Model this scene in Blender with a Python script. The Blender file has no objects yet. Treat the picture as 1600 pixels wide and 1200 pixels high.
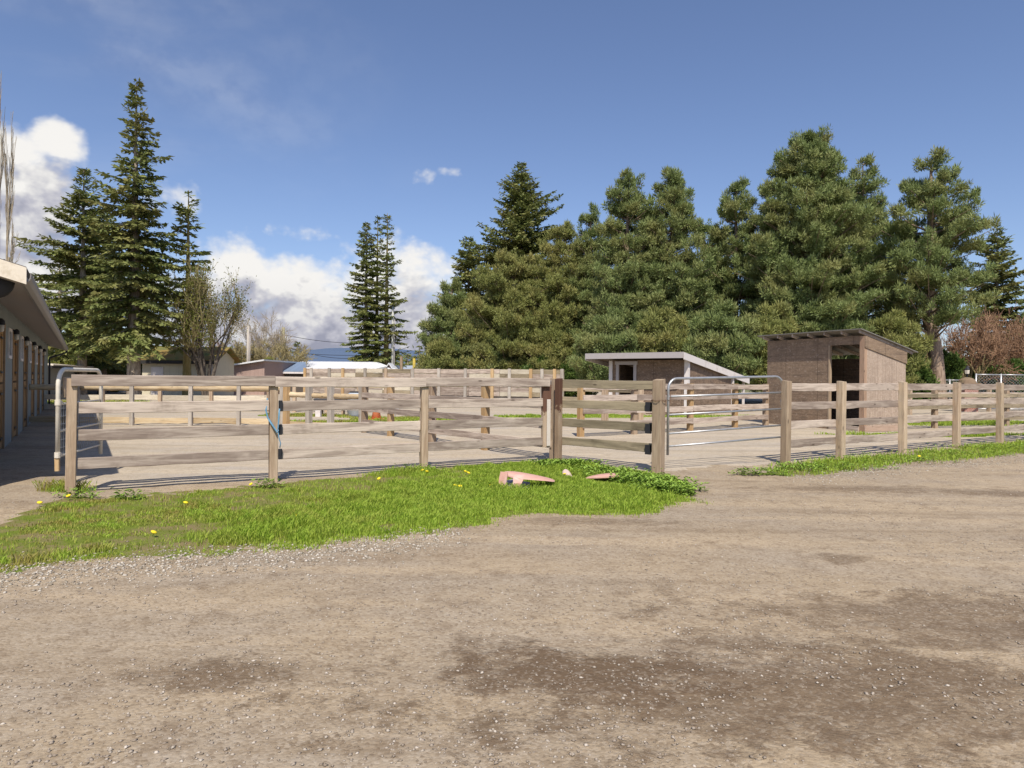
import bpy, bmesh, math, random
import numpy as np
from math import radians as R, sin, cos, atan, atan2, pi, sqrt, hypot

sc = bpy.context.scene
# ------------------------------------------------------------------ camera
F, PX, PY, ROLL, CAMH = 1050.0, 800.0, 591.0, 0.0094, 1.42
cd = bpy.data.cameras.new("camera"); cam = bpy.data.objects.new("camera", cd)
sc.collection.objects.link(cam); sc.camera = cam
cd.sensor_width = 36.0; cd.lens = 36.0 * F / 1600.0
cd.shift_y = -(600.0 - PY) / 1600.0
cd.clip_start = 0.05; cd.clip_end = 20000
cam.location = (0, 0, CAMH)
cam.rotation_euler = (R(90), -ROLL, 0)
sc.cycles.max_bounces = 6; sc.cycles.diffuse_bounces = 3; sc.cycles.transmission_bounces = 3; sc.cycles.glossy_bounces = 2
sc.render.resolution_x, sc.render.resolution_y = 1024, 768

def ray(px, py):
    u, v = px - PX, PY - py
    return (u - ROLL * v) / F, (v + ROLL * u) / F
def at(px, py, Y):
    a, b = ray(px, py); return (a * Y, Y, CAMH + b * Y)
def gp(px, py):
    a, b = ray(px, py); Y = CAMH / max(-b, 1e-4); return (a * Y, Y)
def zat(px, py, Y): return CAMH + ray(px, py)[1] * Y
def hz(px): return PY + ROLL * (px - PX)

# ------------------------------------------------------------------ light
SUN_EL, SUN_AZ = R(53), R(177)          # azimuth clockwise from +Y: the sun stands behind the camera
sd = bpy.data.lights.new("sun", 'SUN'); sd.energy = 5.0; sd.angle = R(0.53); sd.color = (1.0, 0.92, 0.80)
so = bpy.data.objects.new("sun", sd); sc.collection.objects.link(so); so.location = (0, -20, 40)
so.rotation_euler = (R(90) - SUN_EL, 0, -SUN_AZ + R(180) + R(180))
# direction check: a lamp shines along its -Z
from mathutils import Vector, Matrix
tosun = Vector((sin(SUN_AZ) * cos(SUN_EL), cos(SUN_AZ) * cos(SUN_EL), sin(SUN_EL)))
so.rotation_euler = tosun.to_track_quat('Z', 'Y').to_euler()
vs = sc.view_settings
vs.view_transform = 'Standard'; vs.look = 'None'; vs.exposure = 0.12; vs.gamma = 1.0

# ------------------------------------------------------------------ node helper
class NT:
    def __init__(s, tree): s.t = tree; s.L = tree.links; tree.nodes.clear()
    def n(s, typ, ins=None, **props):
        nd = s.t.nodes.new('ShaderNode' + typ)
        for k, v in props.items(): setattr(nd, k, v)
        for k, v in (ins or {}).items():
            sk = nd.inputs[k]
            if hasattr(v, 'is_output'): s.L.new(v, sk)
            else: sk.default_value = v
        return nd
    def math(s, op, a, b=0.0, c=0.0, clamp=False):
        return s.n('Math', {0: a, 1: b, 2: c}, operation=op, use_clamp=clamp).outputs[0]
    def vm(s, op, a, b=(0, 0, 0)):
        nd = s.n('VectorMath', {0: a, 1: b}, operation=op)
        return nd.outputs['Value'] if op in ('LENGTH', 'DOT_PRODUCT', 'DISTANCE') else nd.outputs[0]
    def mix(s, f, a, b, blend='MIX'):
        nd = s.n('Mix', None, data_type='RGBA', blend_type=blend)
        for i, v in ((0, f), (6, a), (7, b)):
            if hasattr(v, 'is_output'): s.L.new(v, nd.inputs[i])
            else: nd.inputs[i].default_value = v if i == 0 else (*v[:3], 1)
        return nd.outputs[2]
    def ramp(s, f, stops, interp='LINEAR'):
        nd = s.n('ValToRGB', {0: f}); cr = nd.color_ramp; cr.interpolation = interp
        while len(cr.elements) < len(stops): cr.elements.new(0.5)
        for e, (p, c) in zip(cr.elements, stops):
            e.position = p; e.color = (*c[:3], 1) if isinstance(c, (tuple, list)) else (c, c, c, 1)
        return nd.outputs[0]
    def noise(s, vec, scale, detail=4, rough=0.55, dist=0.0):
        return s.n('TexNoise', {'Vector': vec, 'Scale': scale, 'Detail': detail, 'Roughness': rough, 'Distortion': dist}).outputs[0]
    def step(s, v, lo, hi):
        return s.n('MapRange', {'Value': v, 'From Min': lo, 'From Max': hi, 'To Min': 0.0, 'To Max': 1.0}, interpolation_type='SMOOTHSTEP').outputs[0]
def newmat(name):
    m = bpy.data.materials.new(name); m.use_nodes = True; return m, NT(m.node_tree)
def finish(m, t, col, rough=0.85, bump=None, bstr=0.3, bdist=0.01, metal=0.0, spec=0.3, trans=0.0):
    p = t.n('BsdfPrincipled', {'Roughness': rough, 'Metallic': metal, 'Specular IOR Level': spec})
    if hasattr(col, 'is_output'): t.L.new(col, p.inputs['Base Color'])
    else: p.inputs['Base Color'].default_value = (*col, 1)
    if bump is not None:
        b = t.n('Bump', {'Height': bump, 'Strength': bstr, 'Distance': bdist}); t.L.new(b.outputs[0], p.inputs['Normal'])
    out = p.outputs[0]
    if trans > 0:
        tr = t.n('BsdfTranslucent')
        if hasattr(col, 'is_output'): t.L.new(col, tr.inputs['Color'])
        else: tr.inputs['Color'].default_value = (*col, 1)
        out = t.n('MixShader', {0: trans, 1: out, 2: tr.outputs[0]}).outputs[0]
    t.n('OutputMaterial', {0: out}); return m

# ------------------------------------------------------------------ world: sky and clouds
w = bpy.data.worlds.new("World"); sc.world = w; w.use_nodes = True
t = NT(w.node_tree)
sky = t.n('TexSky', None, sky_type='NISHITA', sun_disc=False, sun_elevation=SUN_EL, sun_rotation=SUN_AZ, altitude=50, air_density=1.0, dust_density=1.0, ozone_density=2.6)
skc = t.mix(0.12, sky.outputs[0], t.vm('MULTIPLY', t.n('RGBToBW', {0: sky.outputs[0]}).outputs[0], (1.02, 0.98, 1.05)))
skc = t.mix(1.0, skc, (1.0, 1.05, 1.22), 'MULTIPLY')
bg1 = t.n('Background', {0: skc, 1: 0.11})
# clouds live in azimuth / elevation
BL = []   # (az, el, raz, rel, weight)
def blob(px, py, rx, ry, wt=1.0):
    a, b = ray(px, py); az = atan(a); el = atan(b * cos(az))
    BL.append((az, el, rx / F * cos(az) ** 2, ry / F * cos(az), wt))
blob(20, 240, 125, 55, 1.1); blob(95, 225, 55, 36, 1.1); blob(-60, 330, 200, 90, 1.1); blob(30, 300, 115, 75, 1.25); blob(20, 360, 120, 60, 1.2); blob(60, 430, 150, 80, 1.2); blob(520, 520, 260, 62, 1.3); blob(450, 455, 120, 60, 1.2); blob(380, 420, 70, 50, 1.15)
blob(350, 440, 80, 80); blob(420, 450, 85, 72); blob(490, 470, 90, 80); blob(560, 470, 95, 90); blob(620, 450, 85, 75, 1.15); blob(660, 500, 110, 100, 1.15); blob(600, 410, 50, 35)
blob(360, 520, 220, 60); blob(560, 540, 240, 50); blob(735, 520, 70, 100); blob(260, 320, 75, 45, 0.8); blob(290, 300, 40, 22, 0.62)
blob(230, 450, 90, 60, 0.9); blob(130, 470, 160, 70, 0.9)
blob(660, 273, 34, 22, 0.80); blob(697, 268, 40, 13, 0.74); blob(560, 395, 45, 14, 0.6); blob(470, 368, 90, 26, 0.72)
blob(900, 575, 300, 35, 0.8); blob(-300, 480, 300, 160); blob(2300, 520, 300, 80)
grp = bpy.data.node_groups.new("cloud_density", 'ShaderNodeTree')
grp.interface.new_socket("P", in_out='INPUT', socket_type='NodeSocketVector')
grp.interface.new_socket("D", in_out='OUTPUT', socket_type='NodeSocketFloat')
g = NT(grp); gi = grp.nodes.new('NodeGroupInput'); go = grp.nodes.new('NodeGroupOutput')
P = gi.outputs[0]
wv = g.n('TexNoise', {'Vector': P, 'Scale': 5.0, 'Detail': 2.0}).outputs['Color']
Pw = g.vm('ADD', P, g.vm('MULTIPLY', g.vm('SUBTRACT', wv, (0.5, 0.5, 0.5)), (0.05, 0.03, 0)))
cur = None
for az, el, ra, re, wt in BL:
    v = g.vm('MULTIPLY', g.vm('SUBTRACT', Pw, (az, el, 0)), (1 / ra, 1 / re, 0))
    d = g.math('MULTIPLY', g.math('SUBTRACT', 1.0, g.math('MULTIPLY', g.vm('DOT_PRODUCT', v, v), 0.5)), wt)
    cur = d if cur is None else g.n('Math', {0: cur, 1: d, 2: 0.12}, operation='SMOOTH_MAX').outputs[0]
cur = g.math('MAXIMUM', cur, -0.6)
nz = g.noise(g.vm('MULTIPLY', P, (1, 1.35, 1)), 11.0, 9, 0.56, 0.25)
bil = g.n('TexVoronoi', {'Vector': g.vm('MULTIPLY', Pw, (1, 1.2, 1)), 'Scale': 24.0, 'Detail': 3.0, 'Roughness': 0.6}, feature='SMOOTH_F1').outputs[0]
den = g.math('ADD', g.math('ADD', cur, g.math('MULTIPLY', g.math('SUBTRACT', nz, 0.5), 1.25)), g.math('MULTIPLY', g.math('SUBTRACT', 0.45, bil), 0.45))
g.L.new(den, go.inputs[0])
dirv = t.n('TexCoord').outputs['Generated']; sx = t.n('SeparateXYZ', {0: dirv})
az = t.math('ARCTAN2', sx.outputs[0], sx.outputs[1]); el = t.math('ARCSINE', sx.outputs[2])
Pc = t.n('CombineXYZ', {0: az, 1: el, 2: 0.0}).outputs[0]
def dens(v):
    nd = t.t.nodes.new('ShaderNodeGroup'); nd.node_tree = grp; t.L.new(v, nd.inputs[0]); return nd.outputs[0]
d0 = dens(Pc); d1 = dens(t.vm('ADD', Pc, (-0.004, 0.022, 0)))
d2 = dens(t.vm('ADD', Pc, (0.0, 0.06, 0)))
alpha = t.step(d0, 0.32, 0.86)
lit = t.math('ADD', 0.56, t.math('MULTIPLY', t.math('SUBTRACT', d0, d1), 1.15))
lit = t.math('ADD', lit, t.math('MULTIPLY', t.math('SUBTRACT', t.math('MINIMUM', d0, 1.2), t.math('MINIMUM', d2, 1.2)), 0.55), clamp=True)
lit = t.math('SUBTRACT', lit, t.math('MULTIPLY', t.step(el, 0.15, 0.03), 0.30)); edge = t.step(d0, 0.42, 0.95)
lit = t.math('ADD', lit, t.math('MULTIPLY', t.math('SUBTRACT', 1.0, edge), 0.22), clamp=True)
ccol = t.ramp(lit, [(0.2, (0.36, 0.37, 0.46)), (0.52, (0.55, 0.55, 0.62)), (0.8, (0.80, 0.79, 0.79)), (1.0, (0.97, 0.95, 0.92))])
bg2 = t.n('Background', {0: ccol, 1: 0.88})
# thin high veil, upper left
veil = t.noise(t.vm('MULTIPLY', Pc, (1.4, 3.2, 1)), 2.2, 6, 0.5, 0.3)
vm_ = t.math('MULTIPLY', t.step(veil, 0.42, 0.75), t.step(az, -0.05, -0.55))
alpha = t.math('MAXIMUM', alpha, t.math('MULTIPLY', vm_, 0.20))
alpha = t.math('MULTIPLY', alpha, t.step(el, -0.05, 0.0))
ms = t.n('MixShader', {0: alpha, 1: bg1.outputs[0], 2: bg2.outputs[0]})
t.n('OutputWorld', {0: ms.outputs[0]})
try: w.cycles.sampling_method = 'MANUAL'; w.cycles.sample_map_resolution = 1024
except Exception: pass

# ------------------------------------------------------------------ object helpers
COL = sc.collection
def mesh_np(name, V, Fc):
    V = np.asarray(V, dtype=np.float32).reshape(-1, 3); Fc = np.asarray(Fc, dtype=np.int32)
    k = Fc.shape[1]; me = bpy.data.meshes.new(name)
    me.vertices.add(len(V)); me.vertices.foreach_set('co', V.ravel())
    me.loops.add(Fc.size); me.loops.foreach_set('vertex_index', Fc.ravel())
    me.polygons.add(len(Fc)); me.polygons.foreach_set('loop_start', np.arange(0, Fc.size, k, dtype=np.int32))
    try: me.polygons.foreach_set('loop_total', np.full(len(Fc), k, dtype=np.int32))
    except Exception: pass
    me.update(calc_edges=True); return me
class MB:
    def __init__(s): s.v = []; s.f = []
    def add(s, vs, fs):
        b = len(s.v); s.v += [tuple(p) for p in vs]; s.f += [tuple(i + b for i in f) for f in fs]; return s
    def box(s, x0, x1, y0, y1, z0, z1):
        return s.add([(x0, y0, z0), (x1, y0, z0), (x1, y1, z0), (x0, y1, z0), (x0, y0, z1), (x1, y0, z1), (x1, y1, z1), (x0, y1, z1)],
                     [(0, 3, 2, 1), (4, 5, 6, 7), (0, 1, 5, 4), (1, 2, 6, 5), (2, 3, 7, 6), (3, 0, 4, 7)])
    def prism(s, poly, d):      # poly: list of 3D points (planar), extruded by vector d
        n = len(poly); q = [tuple(a + b for a, b in zip(p, d)) for p in poly]
        return s.add(list(poly) + q, [tuple(range(n))[::-1], tuple(range(n, 2 * n))] + [(i, (i + 1) % n, n + (i + 1) % n, n + i) for i in range(n)])
    def tube(s, pts, r, sides=8, cap=True):
        pts = [Vector(p) for p in pts]; rr = r if isinstance(r, (list, tuple)) else [r] * len(pts)
        rings = []; prev = None
        for i, p in enumerate(pts):
            d = (pts[min(i + 1, len(pts) - 1)] - pts[max(i - 1, 0)]).normalized()
            if prev is None:
                a = Vector((0, 0, 1)) if abs(d.z) < .9 else Vector((1, 0, 0)); u = d.cross(a).normalized()
            else: u = (prev - d * prev.dot(d)).normalized()
            prev = u; v = d.cross(u)
            rings.append([p + (u * cos(2 * pi * k / sides) + v * sin(2 * pi * k / sides)) * rr[i] for k in range(sides)])
        vs = [q for rg in rings for q in rg]; fs = []
        for i in range(len(pts) - 1):
            for k in range(sides):
                k2 = (k + 1) % sides; fs.append((i * sides + k, i * sides + k2, (i + 1) * sides + k2, (i + 1) * sides + k))
        if cap: fs += [tuple(range(sides))[::-1], tuple(range((len(pts) - 1) * sides, len(pts) * sides))]
        return s.add(vs, fs)
    def lathe(s, prof, sides=16, c=(0, 0, 0)):
        vs = [(c[0] + r * cos(2 * pi * k / sides), c[1] + r * sin(2 * pi * k / sides), c[2] + z) for r, z in prof for k in range(sides)]
        fs = [(i * sides + k, i * sides + (k + 1) % sides, (i + 1) * sides + (k + 1) % sides, (i + 1) * sides + k) for i in range(len(prof) - 1) for k in range(sides)]
        fs += [tuple(range(sides))[::-1], tuple(range((len(prof) - 1) * sides, len(prof) * sides))]
        return s.add(vs, fs)
    def mesh(s, name, smooth=False, bevel=0.0):
        me = bpy.data.meshes.new(name); me.from_pydata(s.v, [], s.f); me.update()
        if bevel > 0:
            bm = bmesh.new(); bm.from_mesh(me)
            es = [e for e in bm.edges if len(e.link_faces) == 2 and e.calc_face_angle(0) > .6]
            bmesh.ops.bevel(bm, geom=es, offset=bevel, segments=1, affect='EDGES'); bm.to_mesh(me); bm.free()
        if smooth:
            for p in me.polygons: p.use_smooth = True
        return me
def link(name, me, mat, parent=None, loc=(0, 0, 0), rot=(0, 0, 0)):
    o = bpy.data.objects.new(name, me); COL.objects.link(o)
    if mat is not None and me is not None and len(me.materials) == 0: me.materials.append(mat)
    o.parent = parent; o.location = loc; o.rotation_euler = rot; return o
def obj(name, mb, mat, parent=None, loc=(0, 0, 0), rot=(0, 0, 0), smooth=False, bevel=0.0):
    return link(name, mb.mesh(name, smooth, bevel), mat, parent, loc, rot)
def tag(o, label, cat, group=None, kind=None):
    o['label'] = label; o['category'] = cat
    if group: o['group'] = group
    if kind: o['kind'] = kind
    return o
def thing(name, label, cat, loc=(0, 0, 0), rz=0.0, group=None):
    o = bpy.data.objects.new(name, None); COL.objects.link(o); o.empty_display_size = .2
    o.location = loc; o.rotation_euler = (0, 0, rz); return tag(o, label, cat, group)
def struct(o): o['kind'] = 'structure'; return o
def stuff(o, label, cat): return tag(o, label, cat, kind='stuff')

# ------------------------------------------------------------------ materials
def wood(name, ca, cb, axis='X', dark=(0.10, 0.075, 0.055), stain=0.35, knots=True, rough=0.85, tint=None, paint=None):
    m, t = newmat(name)
    oi = t.n('ObjectInfo'); rnd = oi.outputs['Random']
    P = t.vm('ADD', t.n('TexCoord').outputs['Object'], t.n('CombineXYZ', {0: t.math('MULTIPLY', rnd, 37.0), 1: t.math('MULTIPLY', rnd, 91.0), 2: t.math('MULTIPLY', rnd, 53.0)}).outputs[0])
    sc1 = {'X': (0.8, 9, 9), 'Z': (9, 9, 0.8), 'Y': (9, 0.8, 9)}[axis]
    sc2 = {'X': (4, 70, 70), 'Z': (70, 70, 4), 'Y': (70, 4, 70)}[axis]
    sc3 = {'X': (3, 9, 9), 'Z': (9, 9, 3), 'Y': (9, 3, 9)}[axis]
    n1 = t.noise(t.vm('MULTIPLY', P, sc1), 1.6, 6, 0.6, 0.8)
    n2 = t.noise(t.vm('MULTIPLY', P, sc2), 1.0, 4, 0.6, 0.3)
    n3 = t.noise(P, 1.7, 5, 0.65)
    col = t.mix(t.step(t.math('ADD', t.math('MULTIPLY', n1, 0.95), t.math('MULTIPLY', rnd, 0.14)), 0.36, 0.72), ca, cb)
    col = t.mix(t.math('MULTIPLY', t.step(n2, 0.48, 0.75), 0.45), col, dark)
    col = t.mix(t.math('MULTIPLY', t.step(n3, 0.55, 0.78), stain), col, dark)
    col = t.mix(t.math('MULTIPLY', t.step(n3, 0.48, 0.25), 0.25), col, tuple(min(1, c * 1.35 + .04) for c in cb))
    h = n2
    if knots:
        vo = t.n('TexVoronoi', {'Vector': t.vm('MULTIPLY', P, sc3), 'Scale': 0.75, 'Randomness': 1.0}).outputs[0]
        k = t.step(vo, 0.13, 0.05)
        col = t.mix(t.math('MULTIPLY', k, 0.75), col, tuple(c * .7 for c in dark))
    if paint:
        z_ = t.n('SeparateXYZ', {0: t.n('TexCoord').outputs['Object']}).outputs[2]; f_ = t.math('ADD', z_, t.math('MULTIPLY', t.math('SUBTRACT', t.noise(P, 9, 5, .7), .5), .55))
        col = t.mix(t.math('MULTIPLY', t.step(f_, paint[1] - .05, paint[1]), .92), col, (.10, .045, .03))
    v = t.n('HueSaturation', {'Color': col, 'Saturation': 1.0, 'Value': t.math('ADD', 0.86, t.math('MULTIPLY', rnd, 0.28))}).outputs[0]
    return finish(m, t, v, rough, h, 0.5, 0.004, spec=0.2)
WX = wood('weathered_board', (0.25, 0.195, 0.16), (0.50, 0.42, 0.35), 'X', dark=(0.12, 0.085, 0.065), stain=0.6)
WXg = wood('old_grey_board', (0.20, 0.165, 0.11), (0.34, 0.28, 0.19), 'X', dark=(0.07, 0.05, 0.035), stain=0.7)
WZ = wood('weathered_post', (0.30, 0.21, 0.14), (0.44, 0.34, 0.24), 'Z', stain=0.45)
WZg = wood('grey_post', (0.33, 0.29, 0.245), (0.46, 0.42, 0.37), 'Z', stain=0.3)
WZt = wood('tan_post', (0.34, 0.25, 0.17), (0.47, 0.37, 0.26), 'Z', stain=0.4)
WZo = wood('orange_post', (0.42, 0.26, 0.12), (0.50, 0.36, 0.20), 'Z', stain=0.15)
WXl = wood('log_rail', (0.46, 0.34, 0.20), (0.56, 0.46, 0.31), 'X', stain=0.3)
WXp = wood('pale_board', (0.50, 0.44, 0.34), (0.62, 0.56, 0.44), 'X', stain=0.15)
WZd = wood('brown_painted_post', (0.30, 0.21, 0.14), (0.42, 0.32, 0.23), 'Z', stain=0.4, paint=(0.62, 0.95))
WZy = wood('yellow_pole', (0.55, 0.42, 0.05), (0.62, 0.48, 0.12), 'Z', stain=0.2, knots=False)
WXd = wood('door_wood', (0.30, 0.17, 0.07), (0.42, 0.26, 0.12), 'Z', stain=0.2)
def plain(name, c, rough=0.6, metal=0.0, var=0.15, scale=6.0, spec=0.4, dirt=None, bstr=0.1):
    m, t = newmat(name); P = t.n('TexCoord').outputs['Object']
    n = t.noise(P, scale, 6, 0.6)
    col = t.mix(n, tuple(x * (1 - var) for x in c), tuple(min(1, x * (1 + var)) for x in c))
    if dirt: col = t.mix(t.math('MULTIPLY', t.step(t.noise(P, scale * .4, 8, .65), 0.5, 0.72), 0.6), col, dirt)
    return finish(m, t, col, rough, n, bstr, 0.003, metal, spec)
GALV = plain('galvanised_tube', (0.42, 0.43, 0.44), 0.42, 0.65, 0.25, 14, dirt=(0.25, 0.21, 0.17))
BEIGE = plain('beige_painted_tube', (0.66, 0.61, 0.52), 0.5, 0.0, 0.12, 9, dirt=(0.35, 0.29, 0.22))
WIRE = plain('mesh_wire', (0.30, 0.32, 0.35), 0.5, 0.6)
BLACK = plain('matte_black', (0.02, 0.02, 0.025), 0.6)
RUST = plain('rusty_chain', (0.14, 0.08, 0.05), 0.8, 0.3)
ROPE = plain('blue_rope', (0.12, 0.25, 0.36), 0.9)
WHITE = plain('white_paint', (0.66, 0.62, 0.60), 0.6, 0, 0.08, 5, dirt=(0.42, 0.36, 0.32))
LILAC = plain('lilac_grey_trim', (0.38, 0.35, 0.345), 0.65, 0, 0.08, 5, dirt=(0.36, 0.31, 0.28))  # darker, greyer tone than the white trim
CREAM = plain('cream_board', (0.72, 0.64, 0.52), 0.7, 0, 0.1, 25, dirt=(0.5, 0.42, 0.3))
FASC = plain('gutter_metal', (0.22, 0.20, 0.19), 0.5, 0, 0.1, 6)
SOFF = plain('soffit_board', (0.36, 0.32, 0.30), 0.8, 0, 0.1, 6)
DARK = plain('dark_interior', (0.03, 0.028, 0.027), 0.9)
GLASS = plain('window_glass', (0.10, 0.13, 0.15), 0.08, 0, 0.1, 3, spec=0.6)
LAMPG = plain('lamp_glass', (0.55, 0.50, 0.42), 0.25)
ORANGE = plain('orange_plastic', (0.75, 0.26, 0.12), 0.45)
YEL = plain('dandelion_petals', (0.80, 0.62, 0.02), 0.7, 0, 0.15, 60)
PINK = plain('faded_terracotta_plastic', (0.56, 0.32, 0.26), 0.55, 0, 0.22, 12, dirt=(0.62, 0.48, 0.42))
PINKG = plain('grey_underside_plastic', (0.33, 0.30, 0.34), 0.6, 0, 0.2, 12)
LEAFW = plain('weed_leaf', (0.22, 0.34, 0.05), 0.55, 0, 0.4, 9)
BRICK = None

def siding(name, c, c2, pitch, axis=0, rough=0.8, groove=0.5, dirt=(0.2, 0.16, 0.12), damt=0.3):
    m, t = newmat(name); P = t.n('TexCoord').outputs['Object']; s = t.n('SeparateXYZ', {0: P}).outputs[axis]
    fr = t.math('FRACT', t.math('DIVIDE', s, pitch))
    gr = t.math('SUBTRACT', 1.0, t.math('MULTIPLY', t.step(fr, 0.0, 0.06), t.step(fr, 1.0, 0.94)))
    cell = t.n('TexWhiteNoise', {1: t.math('FLOOR', t.math('DIVIDE', s, pitch))}, noise_dimensions='1D').outputs[0]
    n = t.noise(t.vm('MULTIPLY', P, (3, 3, 0.6) if axis != 2 else (0.6, .6, 5)), 3, 6, 0.6)
    col = t.mix(t.math('ADD', t.math('MULTIPLY', cell, .5), t.math('MULTIPLY', n, .5)), c, c2)
    col = t.mix(t.math('MULTIPLY', gr, groove), col, tuple(x * .3 for x in c))
    col = t.mix(t.math('MULTIPLY', t.step(t.noise(P, 1.6, 8, .65), .5, .75), damt), col, dirt)
    return finish(m, t, col, rough, t.math('SUBTRACT', n, gr), 0.4, 0.01)
WALLG = siding('grey_green_siding', (0.19, 0.22, 0.22), (0.24, 0.27, 0.27), 0.2, 0, damt=.12)
ROOFA = siding('shingle_roof', (0.13, 0.115, 0.105), (0.19, 0.17, 0.155), 0.28, 1, 0.9)
METALB = siding('blue_metal_roof', (0.16, 0.21, 0.29), (0.19, 0.25, 0.34), 0.45, 0, 0.45, 0.35, damt=.05)
METALW = siding('pale_metal_roof', (0.62, 0.63, 0.64), (0.70, 0.71, 0.72), 0.6, 0, 0.5, 0.25, damt=.08)
CREAMW = siding('cream_panel_wall', (0.55, 0.50, 0.37), (0.60, 0.55, 0.42), 0.6, 0, .8, .2, damt=.25)
PINKW = siding('weathered_pink_boards', (0.33, 0.23, 0.20), (0.40, 0.29, 0.25), 0.3, 0, .85, .35)
GREYW = siding('grey_board_wall', (0.25, 0.25, 0.24), (0.33, 0.33, 0.31), 0.35, 0, .85, .35)
def osb(name, c, c2, dark, vert=0):
    m, t = newmat(name); P = t.n('TexCoord').outputs['Object']
    vo = t.n('TexVoronoi', {'Vector': t.vm('MULTIPLY', P, (22, 22, 34)), 'Scale': 1.0}); cell = t.n('SeparateColor', {0: vo.outputs['Color']}).outputs[0]
    n = t.noise(P, 2.2, 7, 0.65); z = t.n('SeparateXYZ', {0: P}).outputs[2]
    st = t.noise(t.vm('MULTIPLY', P, (12, 12, .7) if vert else (1.2, 1.2, 9)), 1.5, 6, .6)
    col = t.mix(cell, c, c2)
    col = t.mix(t.math('MULTIPLY', t.step(n, .45, .7), .45), col, dark)
    col = t.mix(t.math('MULTIPLY', t.step(st, .45, .7), .55), col, dark)
    col = t.mix(t.math('MULTIPLY', t.step(cell, .95, .98), .25), col, (0.5, 0.42, 0.36))
    sx_ = t.n('SeparateXYZ', {0: P}); q = t.math('ADD', sx_.outputs[0], t.math('MULTIPLY', sx_.outputs[1], 1.0))
    for s_, pt in ((z, .61 if not vert else 9.0), (q, 1.22 if not vert else .2)):
        fr = t.math('FRACT', t.math('ADD', t.math('DIVIDE', s_, pt), .37)); col = t.mix(t.math('MULTIPLY', t.math('LESS_THAN', fr, .016 if not vert else .05), .55 if not vert else .35), col, tuple(x * .4 for x in dark))
    return finish(m, t, col, .85, cell, .3, .004)
OSBF = osb('brown_strand_board', (0.215, 0.150, 0.10), (0.29, 0.21, 0.145), (0.11, 0.08, 0.06), 0)
OSBR = osb('pale_strand_board', (0.36, 0.275, 0.21), (0.45, 0.355, 0.28), (0.24, 0.18, 0.14), 1)
OSB1 = osb('dark_strand_board', (0.17, 0.115, 0.08), (0.26, 0.185, 0.13), (0.08, 0.06, 0.05))
# ================================================================== GROUND
rng = np.random.default_rng(7); random.seed(7)
def vnoise(x, y, seed=0):           # smooth value noise, vectorised
    x = np.asarray(x, float); y = np.asarray(y, float); xi = np.floor(x).astype(np.int64); yi = np.floor(y).astype(np.int64)
    fx = x - xi; fy = y - yi; fx = fx * fx * (3 - 2 * fx); fy = fy * fy * (3 - 2 * fy)
    def h(a, b):
        n = (a * 374761393 + b * 668265263 + seed * 1274126177) & 0xffffffff
        n = ((n ^ (n >> 13)) * 1274126177) & 0xffffffff; return ((n ^ (n >> 16)) & 0xffff) / 65535.0
    return (h(xi, yi) * (1 - fx) + h(xi + 1, yi) * fx) * (1 - fy) + (h(xi, yi + 1) * (1 - fx) + h(xi + 1, yi + 1) * fx) * fy
def fbm(x, y, seed=0, o=4):
    s = 0; a = .5; tot = 0
    for i in range(o): s = s + a * vnoise(x * 2 ** i, y * 2 ** i, seed + i); tot += a; a *= .5
    return s / tot
def inpoly(x, y, poly):
    ins = np.zeros(np.shape(x), bool); n = len(poly)
    for i in range(n):
        x1, y1 = poly[i]; x2, y2 = poly[(i + 1) % n]
        c = ((y1 > y) != (y2 > y)) & (x < (x2 - x1) * (y - y1) / (y2 - y1 + 1e-12) + x1); ins ^= c
    return ins
VERGE = [gp(*p) for p in [(-160, 915), (0, 892), (100, 885), (200, 874), (300, 868), (400, 858), (470, 853), (560, 843), (690, 832), (745, 820), (800, 813), (870, 802), (950, 803), (1020, 797), (1072, 780), (1085, 764), (1040, 742), (985, 738), (930, 728), (872, 721), (820, 725), (740, 729), (662, 734), (560, 744), (427, 758), (300, 770), (180, 777), (112, 777), (70, 785), (30, 808), (0, 828), (-160, 850)]]
VERGE2 = [gp(*p) for p in [(1192, 741), (1240, 745), (1330, 736), (1400, 724), (1500, 717), (1600, 709), (1800, 702), (1800, 678), (1600, 690), (1565, 693), (1500, 700), (1412, 711), (1320, 716), (1235, 726)]]
def in_verge(x, y, amp=.27, seed=3):
    jx = (fbm(x * 2.2, y * 2.2, seed) - .5) * 2 * amp; jy = (fbm(x * 2.2 + 50, y * 2.2, seed + 9) - .5) * 2 * amp
    hx = (vnoise(x * 11, y * 11, 5) - .5) * .22; hy = (vnoise(x * 11, y * 11, 6) - .5) * .22
    return inpoly(x + jx + hx, y + jy + hy, VERGE) | inpoly(x + jx + hx, y + jy + hy, VERGE2)
A1, A4 = gp(110, 773), gp(872, 722)          # front fence line ends
B1 = gp(1028, 738); C1, C5 = gp(1227, 725), gp(1562, 693)
def fence_line_y(x):
    xs = [-40, A1[0], A4[0], B1[0], C1[0], C5[0], 80]; k = (C5[1] - C1[1]) / (C5[0] - C1[0])
    ys = [A1[1] - 6, A1[1], A4[1], B1[1], C1[1], C5[1], C5[1] + (80 - C5[0]) * k]
    return np.interp(x, xs, ys)
def gheight(x, y):
    h = (fbm(x * .35, y * .35, 21) - .5) * .045 * np.clip((y - 2) / 3, .3, 1) * np.clip((26 - y) / 8, 0, 1)
    h = h + (fbm(x * 2.5, y * 2.5, 31) - .5) * .02 * np.clip((y + 1) / 4, 0.4, 1)
    rough = np.clip((x * .5 + 4.2 - y) / 2, 0, 1)      # churned, damp lower right corner
    h = h + (fbm(x * 9, y * 9, 41) - .5) * .022 * rough + (np.abs(fbm(x * 4, y * 4, 44) - .5)) * .03 * rough
    return h
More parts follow.
